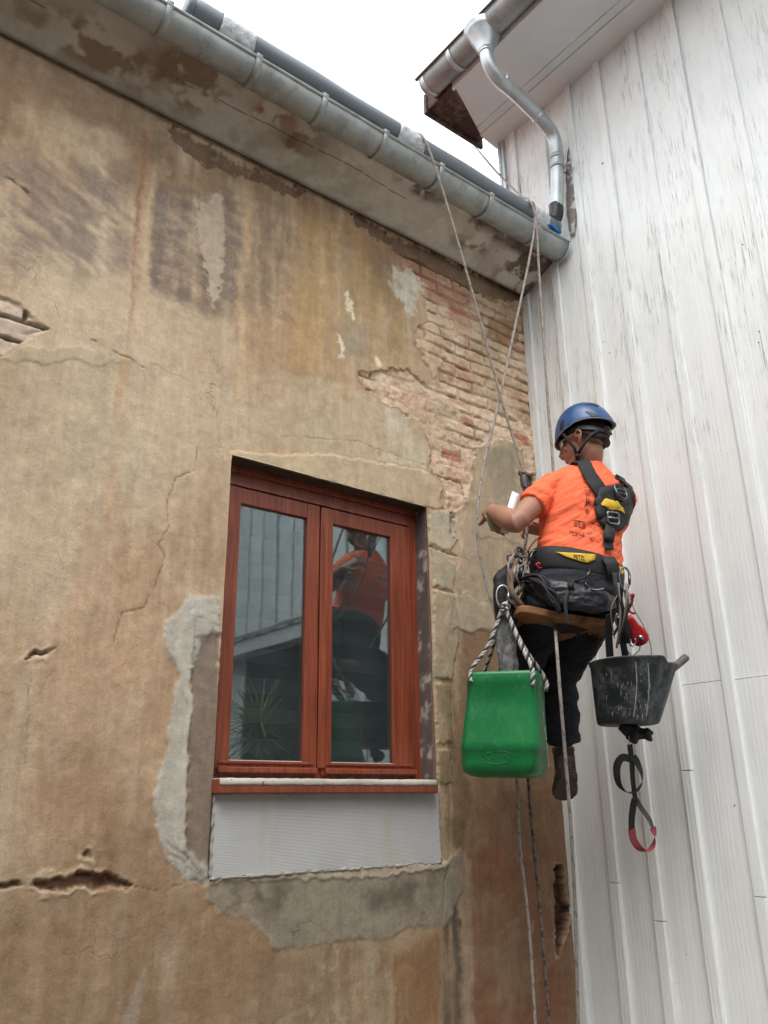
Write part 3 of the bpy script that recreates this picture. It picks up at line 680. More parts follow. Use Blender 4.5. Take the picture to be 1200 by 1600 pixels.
# dark wall plate glimpsed in the gap over the wall head
bm = bmesh.new(); box(bm, (-6.5, .0, 4.46), (-.004, .3, 4.52)); obj('wall_plate', bm, M['oldwood'], house)
bm = bmesh.new()
for i in range(2): pass
vs = [(-6.5,-.26,4.60),(-.01,-.26,4.60),(-.01,3.2,6.3),(-6.5,3.2,6.3)]
b_ = [bm.verts.new(v) for v in vs]; t_ = [bm.verts.new((v[0], v[1], v[2]+.06)) for v in vs]
bm.faces.new(b_[::-1]); bm.faces.new(t_)
for i in range(4): bm.faces.new((b_[i], b_[(i+1)%4], t_[(i+1)%4], t_[i]))
obj('roof', bm, M['tiles'], house, smooth=False)

# gutters: half round with a rolled front lip
def gutter_mesh(bm, P0, P1, R, out, th=.003, lip=.009, n=14):
    """half pipe from P0 to P1 (mid points of the open top); out = unit vector to the rolled lip"""
    P0, P1, out = Vector(P0), Vector(P1), Vector(out).normalized(); up = V(0, 0, 1)
    prof = [(math.cos(a), math.sin(a)) for a in np.linspace(-math.pi, 0, n)]
    rings = []
    k = 60
    for i in range(k+1):
        c = P0.lerp(P1, i/k)
        wob = .0012*math.sin(i*1.7)
        rings.append([c+out*x*(R+wob)+up*y*(R+wob) for x, y in prof] + [c+out*x*(R-th)+up*y*(R-th) for x, y in prof[::-1]])
    rings_loft(bm, rings)
    tube(bm, [P0+out*R, P1+out*R], lip, 10)
def bracket(bm, c, axis, R, out, w=.028, th=.004):
    c, axis, out = Vector(c), Vector(axis).normalized(), Vector(out).normalized()
    P = [c+out*math.cos(a)*(R+.004)+V(0,0,1)*math.sin(a)*(R+.004) for a in np.linspace(-math.pi, .06, 20)]
    P.append(c+out*(R+.012)+V(0,0,.012)); P.append(c+out*(R-.004)+V(0,0,.018)); P.append(c+out*(R-.02)+V(0,0,.012))
    N = [(p-c).normalized() for p in P[:-3]]+[out, V(0,0,1), V(0,0,1)]
    ribbon(bm, P, N, w, th)
G0, G1, GR = V(-6.5, -.325, 4.655), V(-.012, -.325, 4.602), .076
bm = bmesh.new(); gutter_mesh(bm, G0, G1, GR, (0,-1,0))
gut = obj('gutter', bm, M['zinc'], house)
ringx = [at(a, b, y=-.4).x for a, b in ((265,12),(405,85),(508,150),(603,205),(690,258),(768,308),(842,350))]
ringx = [ringx[0]-.42, ringx[0]-.85]+ringx
for x in ringx:
    t = (x-G0.x)/(G1.x-G0.x); c = G0.lerp(G1, t); bm = bmesh.new(); bracket(bm, c, (1,0,0), GR, (0,-1,0)); obj('gutter_bracket', bm, M['zinc'], gut)
bm = bmesh.new(); rings_loft(bm, [[G1+V(dx,0,0)+V(0, math.cos(a)*(GR+.005), math.sin(a)*(GR+.005)) for a in np.linspace(-math.pi, 0, 14)] for dx in (-.006, .002)])
tube(bm, [G1+V(-.002, math.cos(a)*(GR+.003), math.sin(a)*(GR+.003)) for a in np.linspace(-math.pi, 0, 16)], .006, 8); obj('end_cap', bm, M['zinc_new'], gut)

# window
win_y = REV
def frame_bars(bm, x0, x1, z0, z1, w, y0, y1, wb=None, wt=None):
    wl, wr = w if isinstance(w, tuple) else (w, w); wb = wb or wl; wt = wt or wl
    box(bm, (x0, y0, z0), (x0+wl, y1, z1)); box(bm, (x1-wr, y0, z0), (x1, y1, z1))
    box(bm, (x0+wl, y0+.0008, z0), (x1-wr, y1, z0+wb)); box(bm, (x0+wl, y0+.0008, z1-wt), (x1-wr, y1, z1))
bm = bmesh.new()
frame_bars(bm, OX0-.03, OX1+.012, 1.598, 2.915, (.075, .062), win_y-.002, win_y+.07, .042, .095)
box(bm, (OX0-.03, win_y-.014, 2.86), (OX1+.012, win_y-.003, 2.905)); box(bm, (OX0+.0, win_y-.008, 2.802), (OX1-.045, win_y-.0025, 2.822))
window = obj('window', bm, M['redwood'], house, bev=.004)
sx0, sxm, sx1 = OX0+.038, -1.408, OX1-.043
for a, b, g0, g1 in ((sx0, sxm-.012, -1.825, -1.487), (sxm+.012, sx1, -1.346, -1.008)):
    bm = bmesh.new(); wl_, wr_ = g0-a, b-g1
    box(bm, (a, win_y-.012, 1.612), (g0, win_y+.04, 2.795)); box(bm, (g1, win_y-.012, 1.612), (b, win_y+.04, 2.795))
    box(bm, (g0, win_y-.011, 1.612), (g1, win_y+.04, 1.662)); box(bm, (g0, win_y-.011, 2.724), (g1, win_y+.04, 2.795))
    box(bm, (a+.02, win_y-.018, 1.652), (b-.02, win_y-.0125, 1.664))
    sash = obj('sash', bm, M['redwood'], window, bev=.005)
    bm = bmesh.new(); box(bm, (a+.012, win_y-.036, 1.618), (b-.008, win_y-.0125, 1.640)); obj('drip_rail', bm, M['redwood'], window, bev=.004)
    bm = bmesh.new(); box(bm, (g0-.004, win_y+.004, 1.658), (g1+.004, win_y+.008, 2.728)); obj('pane', bm, M['glass'], window, smooth=False)
    bm = bmesh.new()
    for lo, hi in (((g0, win_y-.0035, 1.662), (g1, win_y+.0035, 1.667)),): box(bm, lo, hi)
    obj('glazing_bead', bm, M['whitetrim'], window, smooth=False)
bm = bmesh.new(); box(bm, (sxm-.0115, win_y-.022, 1.640), (sxm+.030, win_y-.0125, 2.79)); obj('mullion', bm, M['redwood'], window, bev=.004)
bm = bmesh.new()
for i in range(9):
    z = 1.70+i*.125; box(bm, (OX0+.05, win_y+.13, z), (OX1-.05, win_y+.133, z+.062))
obj('blind', bm, simple('grey_blind_band', (.10,.115,.12), .9, bump=0), window, smooth=False)
bm = bmesh.new()
box(bm, (OX0-.004, -.052, 1.541), (OX1-.032, win_y+.02, 1.590)); obj('sill', bm, M['redwood'], window, bev=.004)
bm = bmesh.new(); rs = random.Random(3)
g = 60; top = []
for i in range(g+1):
    x = OX0+(OX1-.036-OX0)*i/g; top.append(x)
rings = []
for x in top:
    e0 = -.0515+rs.uniform(0, .001); h_ = .0025+rs.uniform(0, .003)
    rings.append([V(x, e0-.004, 1.575+rs.uniform(-.002,.002)), V(x, e0-.0045, 1.585), V(x, e0+.002, 1.5905+h_), V(x, win_y-.02, 1.5905+h_), V(x, win_y-.02, 1.5905), V(x, e0+.001, 1.5903), V(x, -.0525, 1.568)])
rings_loft(bm, rings); obj('plaster_dust', bm, simple('plaster_dust', (.52,.47,.41), .95, bump=.6, bs=80, dirt=((.16,.06,.04), 30, .62, .7)), window)
# insulation board
bm = bmesh.new(); g = 80; rs = random.Random(5); rings = []
for i in range(g+1):
    x = bx0+.003+(bx1-bx0-.006)*i/g; e = rs.uniform(-.0015, .0015)
    rings.append([V(x, .028, bz0+.003+e), V(x, -.006, bz0+.004+e), V(x, -.006, bz1-.008), V(x, .028, bz1-.008)])
rings_loft(bm, rings); obj('insulation_board', bm, M['insul'], house, smooth=False)
# mortar squeezed out along the board's edges
bm = bmesh.new(); rs = random.Random(9)
for (xa, za), (xb, zb), n_ in (((bx0, bz1-.004), (bx1, bz1-.004), 70), ((bx0+.001, bz0), (bx0+.001, bz1), 26), ((bx1, bz0), (bx1, bz1), 26), ((bx0, bz0), (bx1, bz0), 80)):
    P = []; R = []
    for i in range(n_+1):
        t = i/n_; P.append(V(xa+(xb-xa)*t+rs.uniform(-.002, .002), -.003+rs.uniform(-.002, .003), za+(zb-za)*t+rs.uniform(-.002, .002))); R.append(.0045+rs.uniform(-.002, .004))
    tube(bm, P, R, 6)
obj('mortar_bead', bm, simple('grey_mortar_bead', (.36,.33,.29), .95, bump=.5, bs=90), house)
# room behind the glass
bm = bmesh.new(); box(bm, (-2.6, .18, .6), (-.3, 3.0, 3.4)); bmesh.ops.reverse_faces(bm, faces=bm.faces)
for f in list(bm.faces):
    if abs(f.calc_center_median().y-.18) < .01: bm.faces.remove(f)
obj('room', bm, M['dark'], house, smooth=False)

# ================================================================== THE WHITE BOARDED HOUSE
white = thing('white_boarded_house', (.5, -2, 0), 'tall white house clad in flaking vertical boards with battens, gutter and downpipe under its eaves', 'house')
WT = 5.745
seams = [.085, -.012, -.26, -.483, -.712, -.968, -1.218, -1.47, -1.715, -1.96, -2.21, -2.46, -2.71, -2.96, -3.2, -3.45, -3.7, -3.95, -4.2, -4.45, -4.7, -5.0]
bm = bmesh.new(); rs = random.Random(11)
def board(y0, y1, z0, z1, x, th=.02, cup=.0015):
    """one upright board, slightly cupped and bowed, front face towards -x"""
    nzp = max(2, int((z1-z0)/.35)); rings = []; ph = rs.uniform(0, 6)
    for i in range(nzp+1):
        z = z0+(z1-z0)*i/nzp; bx = .0022*math.sin(z*1.3+ph); ya = y0+.0012*math.sin(z*2.1+ph*2); yb = y1+.0012*math.sin(z*1.7+ph)
        rings.append([V(x+th+bx, ya, z), V(x+th+bx, yb, z), V(x+.003+bx, yb, z), V(x+bx, yb-.003*np.sign(yb-ya), z), V(x+bx-cup, (ya+yb)/2, z), V(x+bx, ya+.003*np.sign(yb-ya), z), V(x+.003+bx, ya, z)])
    rings_loft(bm, rings)
OPEN = (-3.28, -2.2)       # the porch opening further along the wall
for i in range(len(seams)-1):
    a, b = seams[i]-.004, seams[i+1]+.004
    lo = .02 if not (OPEN[0] < (a+b)/2 < OPEN[1]) else 2.68
    jz = {4: 1.99, 5: 1.985, 6: 2.0}.get(i, .06); rs.uniform(0, 1)
    x_ = .016+rs.uniform(-.002, .002)
    if lo < 1: board(a, b, lo, jz-.0015, x_); board(a, b, jz+.0015, WT, x_+.0025)
    else: board(a, b, lo, WT, x_)
for i, y in enumerate(seams[1:-1]):
    w = .026+rs.uniform(-.002, .003); lo = .02 if not (OPEN[0] < y < OPEN[1]) else 2.68
    jz = {1: 1.14, 2: 1.0, 3: 1.62, 4: 1.13, 5: 1.9}.get(i, rs.uniform(.9, 3))
    x_ = -.004+rs.uniform(-.003, .003)
    if lo < 1: board(y-w, y+w, lo, jz-.002, x_, .021, .0005); board(y-w, y+w, jz+.002, WT, x_+.003, .019, .0005)
    else: board(y-w, y+w, lo, WT, x_, .021)
obj('boarding', bm, M['boards'], white, smooth=False)
bm = bmesh.new(); box(bm, (.040, -5.0, .0), (.06, .085, WT)); 
box(bm, (.04, .07, 0), (3.5, .085, WT)); obj('back_lining', bm, M['dark'], white, smooth=False)
# zinc flashing on the corner where the house meets the plastered gable
bm = bmesh.new(); box(bm, (-.006, .062, 4.7), (.10, .1, WT-.02)); box(bm, (-.010, .088, 4.7), (.004, .108, WT-.02))
for k in range(8): obox(bm, (-.012, .097, 4.86+k*.1), ((1,0,0),(0,1,0),(0,0,1)), .003, .004, .004)
obj('corner_flashing', bm, M['zinc_new'], white, smooth=False)
# eaves
bm = bmesh.new()
def slab(pts, z0, z1):
    a = [bm.verts.new((x, y, z0)) for x, y in pts]; b = [bm.verts.new((x, y, z1)) for x, y in pts]
    bm.faces.new(a[::-1]); bm.faces.new(b); n = len(a)
    for i in range(n): bm.faces.new((a[i], a[(i+1)%n], b[(i+1)%n], b[i]))
slab([(.03,.15),(-.150,.13),(-.150,-5.0),(.03,-5.0)], WT-.012, WT+.012)
obj('eaves_trim', bm, M['whitetrim'], white, bev=.003)
bm = bmesh.new(); slab([(-.152,.125),(-.205,.10),(-.205,-5),(-.152,-5)], WT-.004, WT+.012)
slab([(-.208,.10),(-.535,-.05),(-.535,-5),(-.208,-5)], WT+.002, WT+.02); obj('soffit', bm, M['soffit'], white, bev=.002)
bm = bmesh.new(); slab([(-.535,-.03),(-.555,-.035),(-.555,-5),(-.535,-5)], WT-.006, WT+.10); obj('fascia', bm, M['whitetrim'], white, bev=.003)
bm = bmesh.new()
pr = [(-.10, WT+.005), (-.56, WT+.005), (-.56, WT+.12), (-.10, WT+.30)]
for y0, y1 in ((.0, .19),):
    a = [bm.verts.new((x, y0-(.04 if x < -.3 else -.12), z)) for x, z in pr]; b = [bm.verts.new((x, y1, z)) for x, z in pr]
    bm.faces.new(a); bm.faces.new(b[::-1])
    for i in range(4): bm.faces.new((a[i], b[i], b[(i+1)%4], a[(i+1)%4]))
box(bm, (-.575, .19, WT-.022), (-.06, .215, WT+.14)); obj('verge_rafter', bm, M['oldwood'], white, bev=.004)
bm = bmesh.new()
vs = [(-.655,.13,5.885),(-.655,-5,5.885),(3.5,-5,8.1),(3.5,.13,8.1)]
b_ = [bm.verts.new(v) for v in vs]; t_ = [bm.verts.new((v[0], v[1], v[2]+.05)) for v in vs]
bm.faces.new(b_); bm.faces.new(t_[::-1])
for i in range(4): bm.faces.new((b_[i], b_[(i+1)%4], t_[(i+1)%4], t_[i]))
obj('roof', bm, M['tiles'], white, smooth=False)
R2 = .083; g0, g1 = V(-.628, .10, 5.835), V(-.628, -5, 5.825)
bm = bmesh.new(); gutter_mesh(bm, g0, g1, R2, (-1,0,0), lip=.006); gut2 = obj('gutter', bm, M['zinc'], white)
bm = bmesh.new(); rings_loft(bm, [[V(-.628, y, 5.835)+V(-math.cos(a)*(R2+.004), 0, math.sin(a)*(R2+.004)) for a in np.linspace(-math.pi, 0, 16)] for y in (.096, .104)])
ribbon(bm, [V(-.628, .075, 5.835)+V(-math.cos(a)*(R2+.003), 0, math.sin(a)*(R2+.003)) for a in np.linspace(-math.pi, 0, 16)], [V(-math.cos(a), 0, math.sin(a)) for a in np.linspace(-math.pi, 0, 16)], .03, .004)
obj('end_cap', bm, M['zinc_new'], gut2)
bm = bmesh.new(); tube(bm, [(-.716, .12, 5.842), (-.716, -5, 5.832)], .011, 8); obj('drip_edge', bm, simple('dark_brown_drip_edge', (.05,.035,.035), .7), gut2)
for y in (-.17, -.80, -1.4, -2.0, -2.6, -3.2):
    bm = bmesh.new(); bracket(bm, (-.628, y, 5.833), (0,1,0), R2, (-1,0,0), .03); obj('gutter_bracket', bm, M['zinc_new'], gut2)
# outlet cone and swan-neck downpipe
bm = bmesh.new(); rings = []
OC = V(-.628, -.41, 5.83)
for k in range(7):
    t = k/6; r_ = .088*(1-t)**1.5+.040; ln = .115*(1-t)+.04*t
    rings.append([OC+V(math.cos(a)*r_, math.sin(a)*max(ln, r_*.95), -.015-.17*t) for a in np.linspace(0, 2*math.pi, 24, endpoint=False)])
rings_loft(bm, rings); obj('outlet', bm, M['zinc_new'], gut2)
dp = [OC+V(0,0,-.16), OC+V(.004,0,-.22), OC+V(.03,0,-.275), OC+V(.09,-.002,-.325), V(-.42,-.417,5.48), V(-.24,-.42,5.425), V(-.125,-.422,5.37), V(-.078,-.42,5.31), V(-.066,-.415,5.22), V(-.066,-.395,5.0), V(-.070,-.375,4.84)]
bm = bmesh.new(); tube(bm, spline(dp, 7), .0405, 20, cap=False)
for c, ax in ((OC+V(0,0,-.175), V(0,0,1)), (V(-.50,-.416,5.515), V(-.9,0,.25)), (V(-.215,-.42,5.418), V(-.85,0,.4)), (V(-.066,-.413,5.19), V(0,.05,-1))):
    ax = ax.normalized(); tube(bm, [c-ax*.012, c+ax*.012], .0435, 20)
pipe = obj('downpipe', bm, M['zinc_new'], white)
bm = bmesh.new(); c = V(-.066, -.408, 5.12); ribbon(bm, [c+V(math.cos(a)*.043, math.sin(a)*.043, 0) for a in np.linspace(0, 2*math.pi, 24)], [V(math.cos(a), math.sin(a), 0) for a in np.linspace(0, 2*math.pi, 24)], .016, .003)
obox(bm, c+V(.03,-.062,0), ((1,0,0),(0,1,0),(0,0,1)), .003, .022, .009); tube(bm, [c+V(.02,-.068,0), c+V(.045,-.068,0)], .005, 8); tube(bm, [c+V(.03,0,0), c+V(.09,0,0)], .005, 8)
obj('pipe_clamp', bm, M['zinc_new'], pipe)
bm = bmesh.new(); tube(bm, spline([(-.070,-.374,4.86), (-.072,-.37,4.80), (-.085,-.355,4.75), (-.12,-.345,4.72)], 5), .043, 16); obj('rubber_elbow', bm, M['blackplastic'], pipe)
# worn bare strip of board behind the pipe
bm = bmesh.new(); rs = random.Random(4); rings = []
for k in range(24):
    z = 4.66+.62*k/23; w_ = .035*math.sin(math.pi*min(1, (k+1)/24))**.5+.008*rs.random(); yc = -.462+.05*(1-k/23)
    rings.append([V(.006,yc-w_,z), V(.006,yc+w_,z), V(.013,yc+w_,z), V(.013,yc-w_,z)])
rings_loft(bm, rings); obj('bare_wood_strip', bm, simple('weathered_grey_wood', (.2,.18,.165), .85, 0, .5, 6, .7, 20, stretch=(1,1,.15), dirt=((.62,.62,.6), 12, .5, .55)), white)
# lean-to porch: white fascia and soffit with a dark opening beneath (it shows in the window's reflection)
bm = bmesh.new(); box(bm, (-.115, -5, 2.68), (-.088, -1.80, 2.80)); box(bm, (-.087, -5, 2.682), (-.012, -1.80, 2.70)); box(bm, (-.087, -1.825, 2.702), (-.012, -1.80, 2.81))
obj('porch_fascia', bm, M['whitetrim'], white, bev=.004)
bm = bmesh.new(); vs = [(-.135,-1.77,2.803),(-.135,-5,2.803),(-.012,-5,2.86),(-.012,-1.77,2.86)]
b_ = [bm.verts.new(v) for v in vs]; t_ = [bm.verts.new((v[0], v[1], v[2]+.025)) for v in vs]
bm.faces.new(b_); bm.faces.new(t_[::-1])
for i in range(4): bm.faces.new((b_[i], b_[(i+1)%4], t_[(i+1)%4], t_[i]))
obj('porch_roof', bm, M['zinc'], white, smooth=False)

# ================================================================== GROUND, AND UNSEEN HOUSES ADDED TO SHADE THE COURTYARD
bm = bmesh.new(); 
vs = [bm.verts.new(v) for v in ((-60,-60,0),(60,-60,0),(60,60,0),(-60,60,0))]; bm.faces.new(vs); tag(obj('ground', bm, M['ground']), kind='structure')
def add_shade_house(name, lo, hi, wins, label):  # out-of-view house, added to block low sky so the walls darken downwards
    r = thing(name, ((lo[0]+hi[0])/2, (lo[1]+hi[1])/2, 0), label, 'house')
    bm = bmesh.new(); box(bm, lo, hi); obj('wall', bm, M['render'], r, smooth=False)
    for c, sx_, sy_ in wins:
        bm = bmesh.new(); obox(bm, c, ((1,0,0),(0,1,0),(0,0,1)), sx_, sy_, .65); w_ = obj('window', bm, M['whitetrim'], r, smooth=False)
        bm = bmesh.new(); obox(bm, (c[0]+(.012 if sx_ < .1 else 0), c[1]+(.012 if sy_ < .1 else 0), c[2]), ((1,0,0),(0,1,0),(0,0,1)), max(sx_-.06, .045), max(sy_-.06, .045), .58); obj('pane', bm, M['dark'], w_, smooth=False)
    bm = bmesh.new(); obox(bm, ((lo[0]+hi[0])/2, (lo[1]+hi[1])/2, hi[2]+.1), ((1,0,0),(0,1,0),(0,0,1)), (hi[0]-lo[0])/2+.4, (hi[1]-lo[1])/2+.4, .09); obj('roof', bm, M['tiles'], r, smooth=False)
add_shade_house('added_shade_house', (-9, -11.5, 0), (4, -8.2, 5.6), [((-4.5,-8.2,3.6), .5, .05), ((-1.5,-8.2,3.6), .5, .05)], 'unseen rendered house added behind the camera to darken the lower walls')
add_shade_house('added_shade_house', (-11, -8.1, 0), (-6.9, -.4, 5.9), [((-6.9,-3.0,3.8), .05, .5), ((-6.9,-5.6,3.8), .05, .5)], 'unseen tall rendered house added opposite the white boards to darken their lower part')
# spiky plant standing by the porch, mirrored in the left pane
pl = thing('potted_yucca', (-.33, -2.28, 0), 'spiky green yucca whose leaves are mirrored in the left window pane', 'plant')
bm = bmesh.new(); tube(bm, spline([(-.33,-2.28,.25), (-.31,-2.29,1.0), (-.34,-2.28,1.9)], 6), .04, 10); obj('trunk', bm, M['trunk'], pl)
bm = bmesh.new(); rings_loft(bm, [[V(-.33+r_*math.cos(a), -2.28+r_*math.sin(a), z) for a in np.linspace(0, 2*math.pi, 20, endpoint=False)] for r_, z in ((.13,0),(.18,.3),(.19,.32),(.17,.32),(.16,.27))]); obj('pot', bm, simple('terracotta_pot', (.3,.12,.06), .9), pl)
bm = bmesh.new(); rs = random.Random(2)
for i in range(150):
    a = rs.uniform(0, 6.28); e = rs.uniform(-.7, 1.3); L_ = rs.uniform(.32, .5); d = V(math.cos(a)*math.cos(e), math.sin(a)*math.cos(e), math.sin(e)); b0 = V(-.34, -2.28, 2.02+rs.uniform(-.1, .08))
    P = [b0+d*(L_*t)+V(0,0,-.16*t*t*L_) for t in np.linspace(0, 1, 5)]; ribbon(bm, P, d.cross(V(0,0,1)).cross(d).normalized(), [.014, .017, .013, .008, .001], .0015)
obj('crown', bm, M['leaf'], pl)

# ================================================================== THINGS ON AND OVER THE GUTTER
pp = thing('plastic_pipe', (-1.2, -.36, 4.69), 'long grey plastic pipe taped down along the top of the old gutter', 'pipe')
pa, pb = at(292, 6, y=-.36), V(-.075, -.35, 4.70); pa.z = 4.722
pdir = (pb-pa).normalized()
bm = bmesh.new(); tube(bm, [pa.lerp(pb, i/30)+V(0,0,.003*math.sin(i)) for i in range(31)], .052, 24); 
obj('pipe', bm, M['pvc'], pp)
for p0_, p1_ in ((pb-pdir*.012, pb+pdir*.002), (pa-pdir*.002, pa+pdir*.02)):
    bm = bmesh.new(); tube(bm, [p0_, p1_], .054, 24); obj('pipe_rim', bm, M['pvc'], pp)
for xx, w_ in ((at(367,50,y=-.36).x, .16), (at(637,213,y=-.36).x, .16), (at(838,322,y=-.36).x, .12)):
    t = (xx-pa.x)/(pb.x-pa.x); c = pa.lerp(pb, t); bm = bmesh.new(); rings = []
    for k in range(12):
        s_ = (k/11-.5)*w_; ring = []
        for a in np.linspace(0, 2*math.pi, 34, endpoint=False):
            r_ = .0545+.004*math.sin(a*5+k*.9)*math.sin(a*3+k)+random.uniform(0, .0025)
            p = c+pdir*(s_+random.uniform(-.003, .003))+V(0, math.cos(a)*r_, math.sin(a)*r_)
            if math.sin(a) < -.35: p.z -= .035*(-math.sin(a)-.35)   # the tape runs down to the gutter
            ring.append(p)
        rings.append(ring)
    rings_loft(bm, rings); obj('tape', bm, M['film'], pp)
bm = bmesh.new(); blobs(bm, (-.075, -.335, 4.655), .05, 3, (1.2,.6,.55), .3, 3); blobs(bm, (-.135, -.39, 4.652), .035, 3, (1.7,.5,.4), .3, 5)
tag(obj('cloth', bm, M['bluecloth']), 'crumpled blue cloth stuffed in the gutter end under the downpipe', 'cloth')

# ------------------------------------------------------------------ ropes
def rope(name, P, r, label, cat='rope', mats=('ropegray','ropedark'), turns=90, n=14, group=None, fleck=.22, parent=None):
    P = spline(P, n); L = sum((Vector(P[i+1])-Vector(P[i])).length for i in range(len(P)-1))
    m_ = max(40, int(L/.012)); cum = [0]
    for i in range(len(P)-1): cum.append(cum[-1]+float(np.linalg.norm(P[i+1]-P[i])))
    Q = []; j = 0
    for k in range(m_+1):
        s_ = L*k/m_
        while j < len(cum)-2 and cum[j+1] < s_: j += 1
        Q.append(Vector(P[j]).lerp(Vector(P[j+1]), min(1, (s_-cum[j])/max(1e-9, cum[j+1]-cum[j]))))
    bm = bmesh.new(); tube(bm, Q, r, 8, True, 0, twist=lambda i, k: 1 if ((k+i) % 8) < 8*fleck and (i % 3) else 0)
    o = obj(name, bm, [M[x] for x in mats], parent)
    return tag(o, label, cat, group) if label else o
lipA = at(655, 212, y=-.385); lipA.z = 4.70
rope('rope', [V(-1.16,.35,5.0), V(-1.165,-.1,4.84), V(-1.165,-.32,4.762), at(651,208,y=-.385), at(668,228,y=-.425), at(700,325,y=-.43), at(745,482,y=-.44), at(783,622,y=-.46), at(810,712,y=-.48), at(821,752,y=-.5), at(824,800,y=-.52), at(820,855,y=-.56), at(800,905,y=-.60)], .0065,
     'pale rope dropping from the taped joint of the pipe down to the climber\'s left side', group='working ropes')
top = at(826, 312, y=-.40)
rope('rope', [at(724,206,y=.62), at(770,262,y=.1), at(812,304,y=-.28), top, at(836,340,y=-.425), at(828,400,y=-.43), at(806,505,y=-.43), at(779,630,y=-.44), at(757,722,y=-.45), at(747,790,y=-.47), at(746,840,y=-.47), at(757,900,y=-.48), at(775,965,y=-.5), at(790,1020,y=-.48), at(803,1120,y=-.45), at(808,1225,y=-.40), at(812,1320,y=-.36), at(826,1440,y=-.33), at(838,1620,y=-.3)], .0065,
     'pale rope crossing in front of the brickwork and passing beside the climber\'s left hand', group='working ropes')
rope('rope', [V(-.20,.3,5.0), V(-.215,-.05,4.86), V(-.235,-.33,4.757), at(831,316,y=-.405), at(838,350,y=-.43), at(842,420,y=-.43), at(850,540,y=-.44), at(857,640,y=-.45), at(864,730,y=-.46), at(866,850,y=-.48), at(866,960,y=-.60), at(869,1000,y=-.74), at(875,1080,y=-.76), at(884,1190,y=-.72), at(892,1290,y=-.68), at(899,1430,y=-.6), at(904,1640,y=-.5)], .0068,
     'pale rope hanging straight past the climber\'s knees down to the bottom of the picture', group='working ropes')
rope('rope', [at(824,1180,y=-.42), at(827,1240,y=-.40), at(833,1310,y=-.37), at(842,1400,y=-.34), at(852,1520,y=-.32), at(862,1640,y=-.3)], .007,
     'dark twisted rope end dangling below the green container', group='working ropes', fleck=.4, mats=('ropebrown','rope_black'))

# ================================================================== THE CLIMBER
UP = V(0,0,1)
Rs, Fs = V(.94,-.35,0).normalized(), V(.35,.94,0).normalized()     # shoulders: right, front
Rp, Fp = V(.82,-.57,0).normalized(), V(.57,.82,0).normalized()     # pelvis: right, front
person = thing('person', (-.62, -.70, 2.24), 'climber in orange t-shirt and blue helmet hanging on ropes, seen from behind', 'person')
LSH, RSH, LEL, RELB = V(-.690,-.662,2.822), V(-.352,-.79,2.775), V(-.905,-.64,2.615), V(-.27,-.55,2.60)
LWR, RWR = at(770, 799, y=-.47), V(-.50,-.455,2.70)
HC = at(909, 692, y=-.735)
hf = V(-.28,.93,-.20).normalized(); hr = hf.cross(UP).normalized(); hu = hr.cross(hf).normalized()
Hp = lambda f, r, u: HC+hf*f+hr*r+hu*u
def torso(bm, grow, top=True):
    rings = []
    for z, cx_, cy_, hw, hd, mixr in ((2.30,-.665,-.715,.165,.125,0),(2.40,-.648,-.713,.163,.118,.1),(2.50,-.618,-.710,.150,.108,.3),(2.60,-.582,-.714,.158,.112,.6),(2.70,-.555,-.720,.172,.118,.85),(2.78,-.538,-.724,.178,.115,1),(2.84,-.527,-.727,.165,.100,1),(2.885,-.517,-.731,.115,.080,1),(2.92,-.510,-.735,.075,.062,1)):
        r_ = Rp.lerp(Rs, mixr).normalized(); f_ = Fp.lerp(Fs, mixr).normalized()
        rings.append(ell_ring((cx_, cy_, z), r_*(hw+grow), f_*(hd+grow), 32, 2.3))
    rings_loft(bm, rings)
def hand(bm, wr, d, up, curls, spread=.02, k=1.0, thumb_side=1):
    """palm, four fingers and a thumb; d = from the wrist to the knuckles, up = back of the hand"""
    d = d.normalized(); s = d.cross(up).normalized(); up = s.cross(d).normalized()
    rings_loft(bm, [ell_ring(wr+d*t*k, s*w*k, up*h*k, 20, 2.4) for t, w, h in ((-.02,.026,.021),(.015,.030,.019),(.05,.038,.016),(.085,.041,.013),(.094,.036,.009))])
    for i, (o_, L_, c_) in enumerate(zip((-.030,-.010,.011,.030), (.066,.076,.071,.056), curls)):
        o_ *= thumb_side; p = wr+d*.082*k+s*o_*k; P = [p-d*.02*k, p]; R = [.0092*k, .0092*k]; ang = 0
        for j, seg_ in enumerate((.46,.31,.23)):
            ang += c_*(.8, 1.1, .8)[j]
            dd = d*math.cos(ang)-up*math.sin(ang)+s*o_*1.2; p = p+dd.normalized()*L_*seg_*k; P.append(p); R.append((.0088,.0080,.0068)[j]*k)
        P.append(p+dd.normalized()*.004*k); R.append(.004*k)
        tube(bm, P, R, 12)
    t0 = wr+d*.02*k-s*.028*thumb_side*k; td = (d*.75-s*.75*thumb_side-up*.35).normalized()
    tube(bm, [t0, t0+td*.03*k, t0+td*.055*k+d*.006*k, t0+td*.07*k+d*.022*k, t0+td*.073*k+d*.028*k], [.014*k,.0115*k,.0098*k,.0085*k,.004*k], 12)
def leg(bm, hip, knee, ankle, grow=0, r=(.088,.062,.042)):
    P = spline([hip, hip.lerp(knee, .5)+V(0,0,.006), knee, knee.lerp(ankle, .3)-Fp*.012, ankle.lerp(knee, .25), ankle], 5); n_ = len(P)
    key = [0, .2, .4, .58, .8, 1]; rad = [r[0], r[0]*.93, r[1]*1.05, r[1]*.98, r[2]*1.12, r[2]]
    tube(bm, P, [np.interp(i/(n_-1), key, rad)+grow for i in range(n_)], 18)
LHIP, RHIP = V(-.755,-.66,2.315), V(-.585,-.765,2.305)
LKN, LAN = at(806,1062,y=-.33), at(800,1140,y=-.20)
RKN, RAN = at(868,1062,y=-.38), at(881,1178,y=-.33)
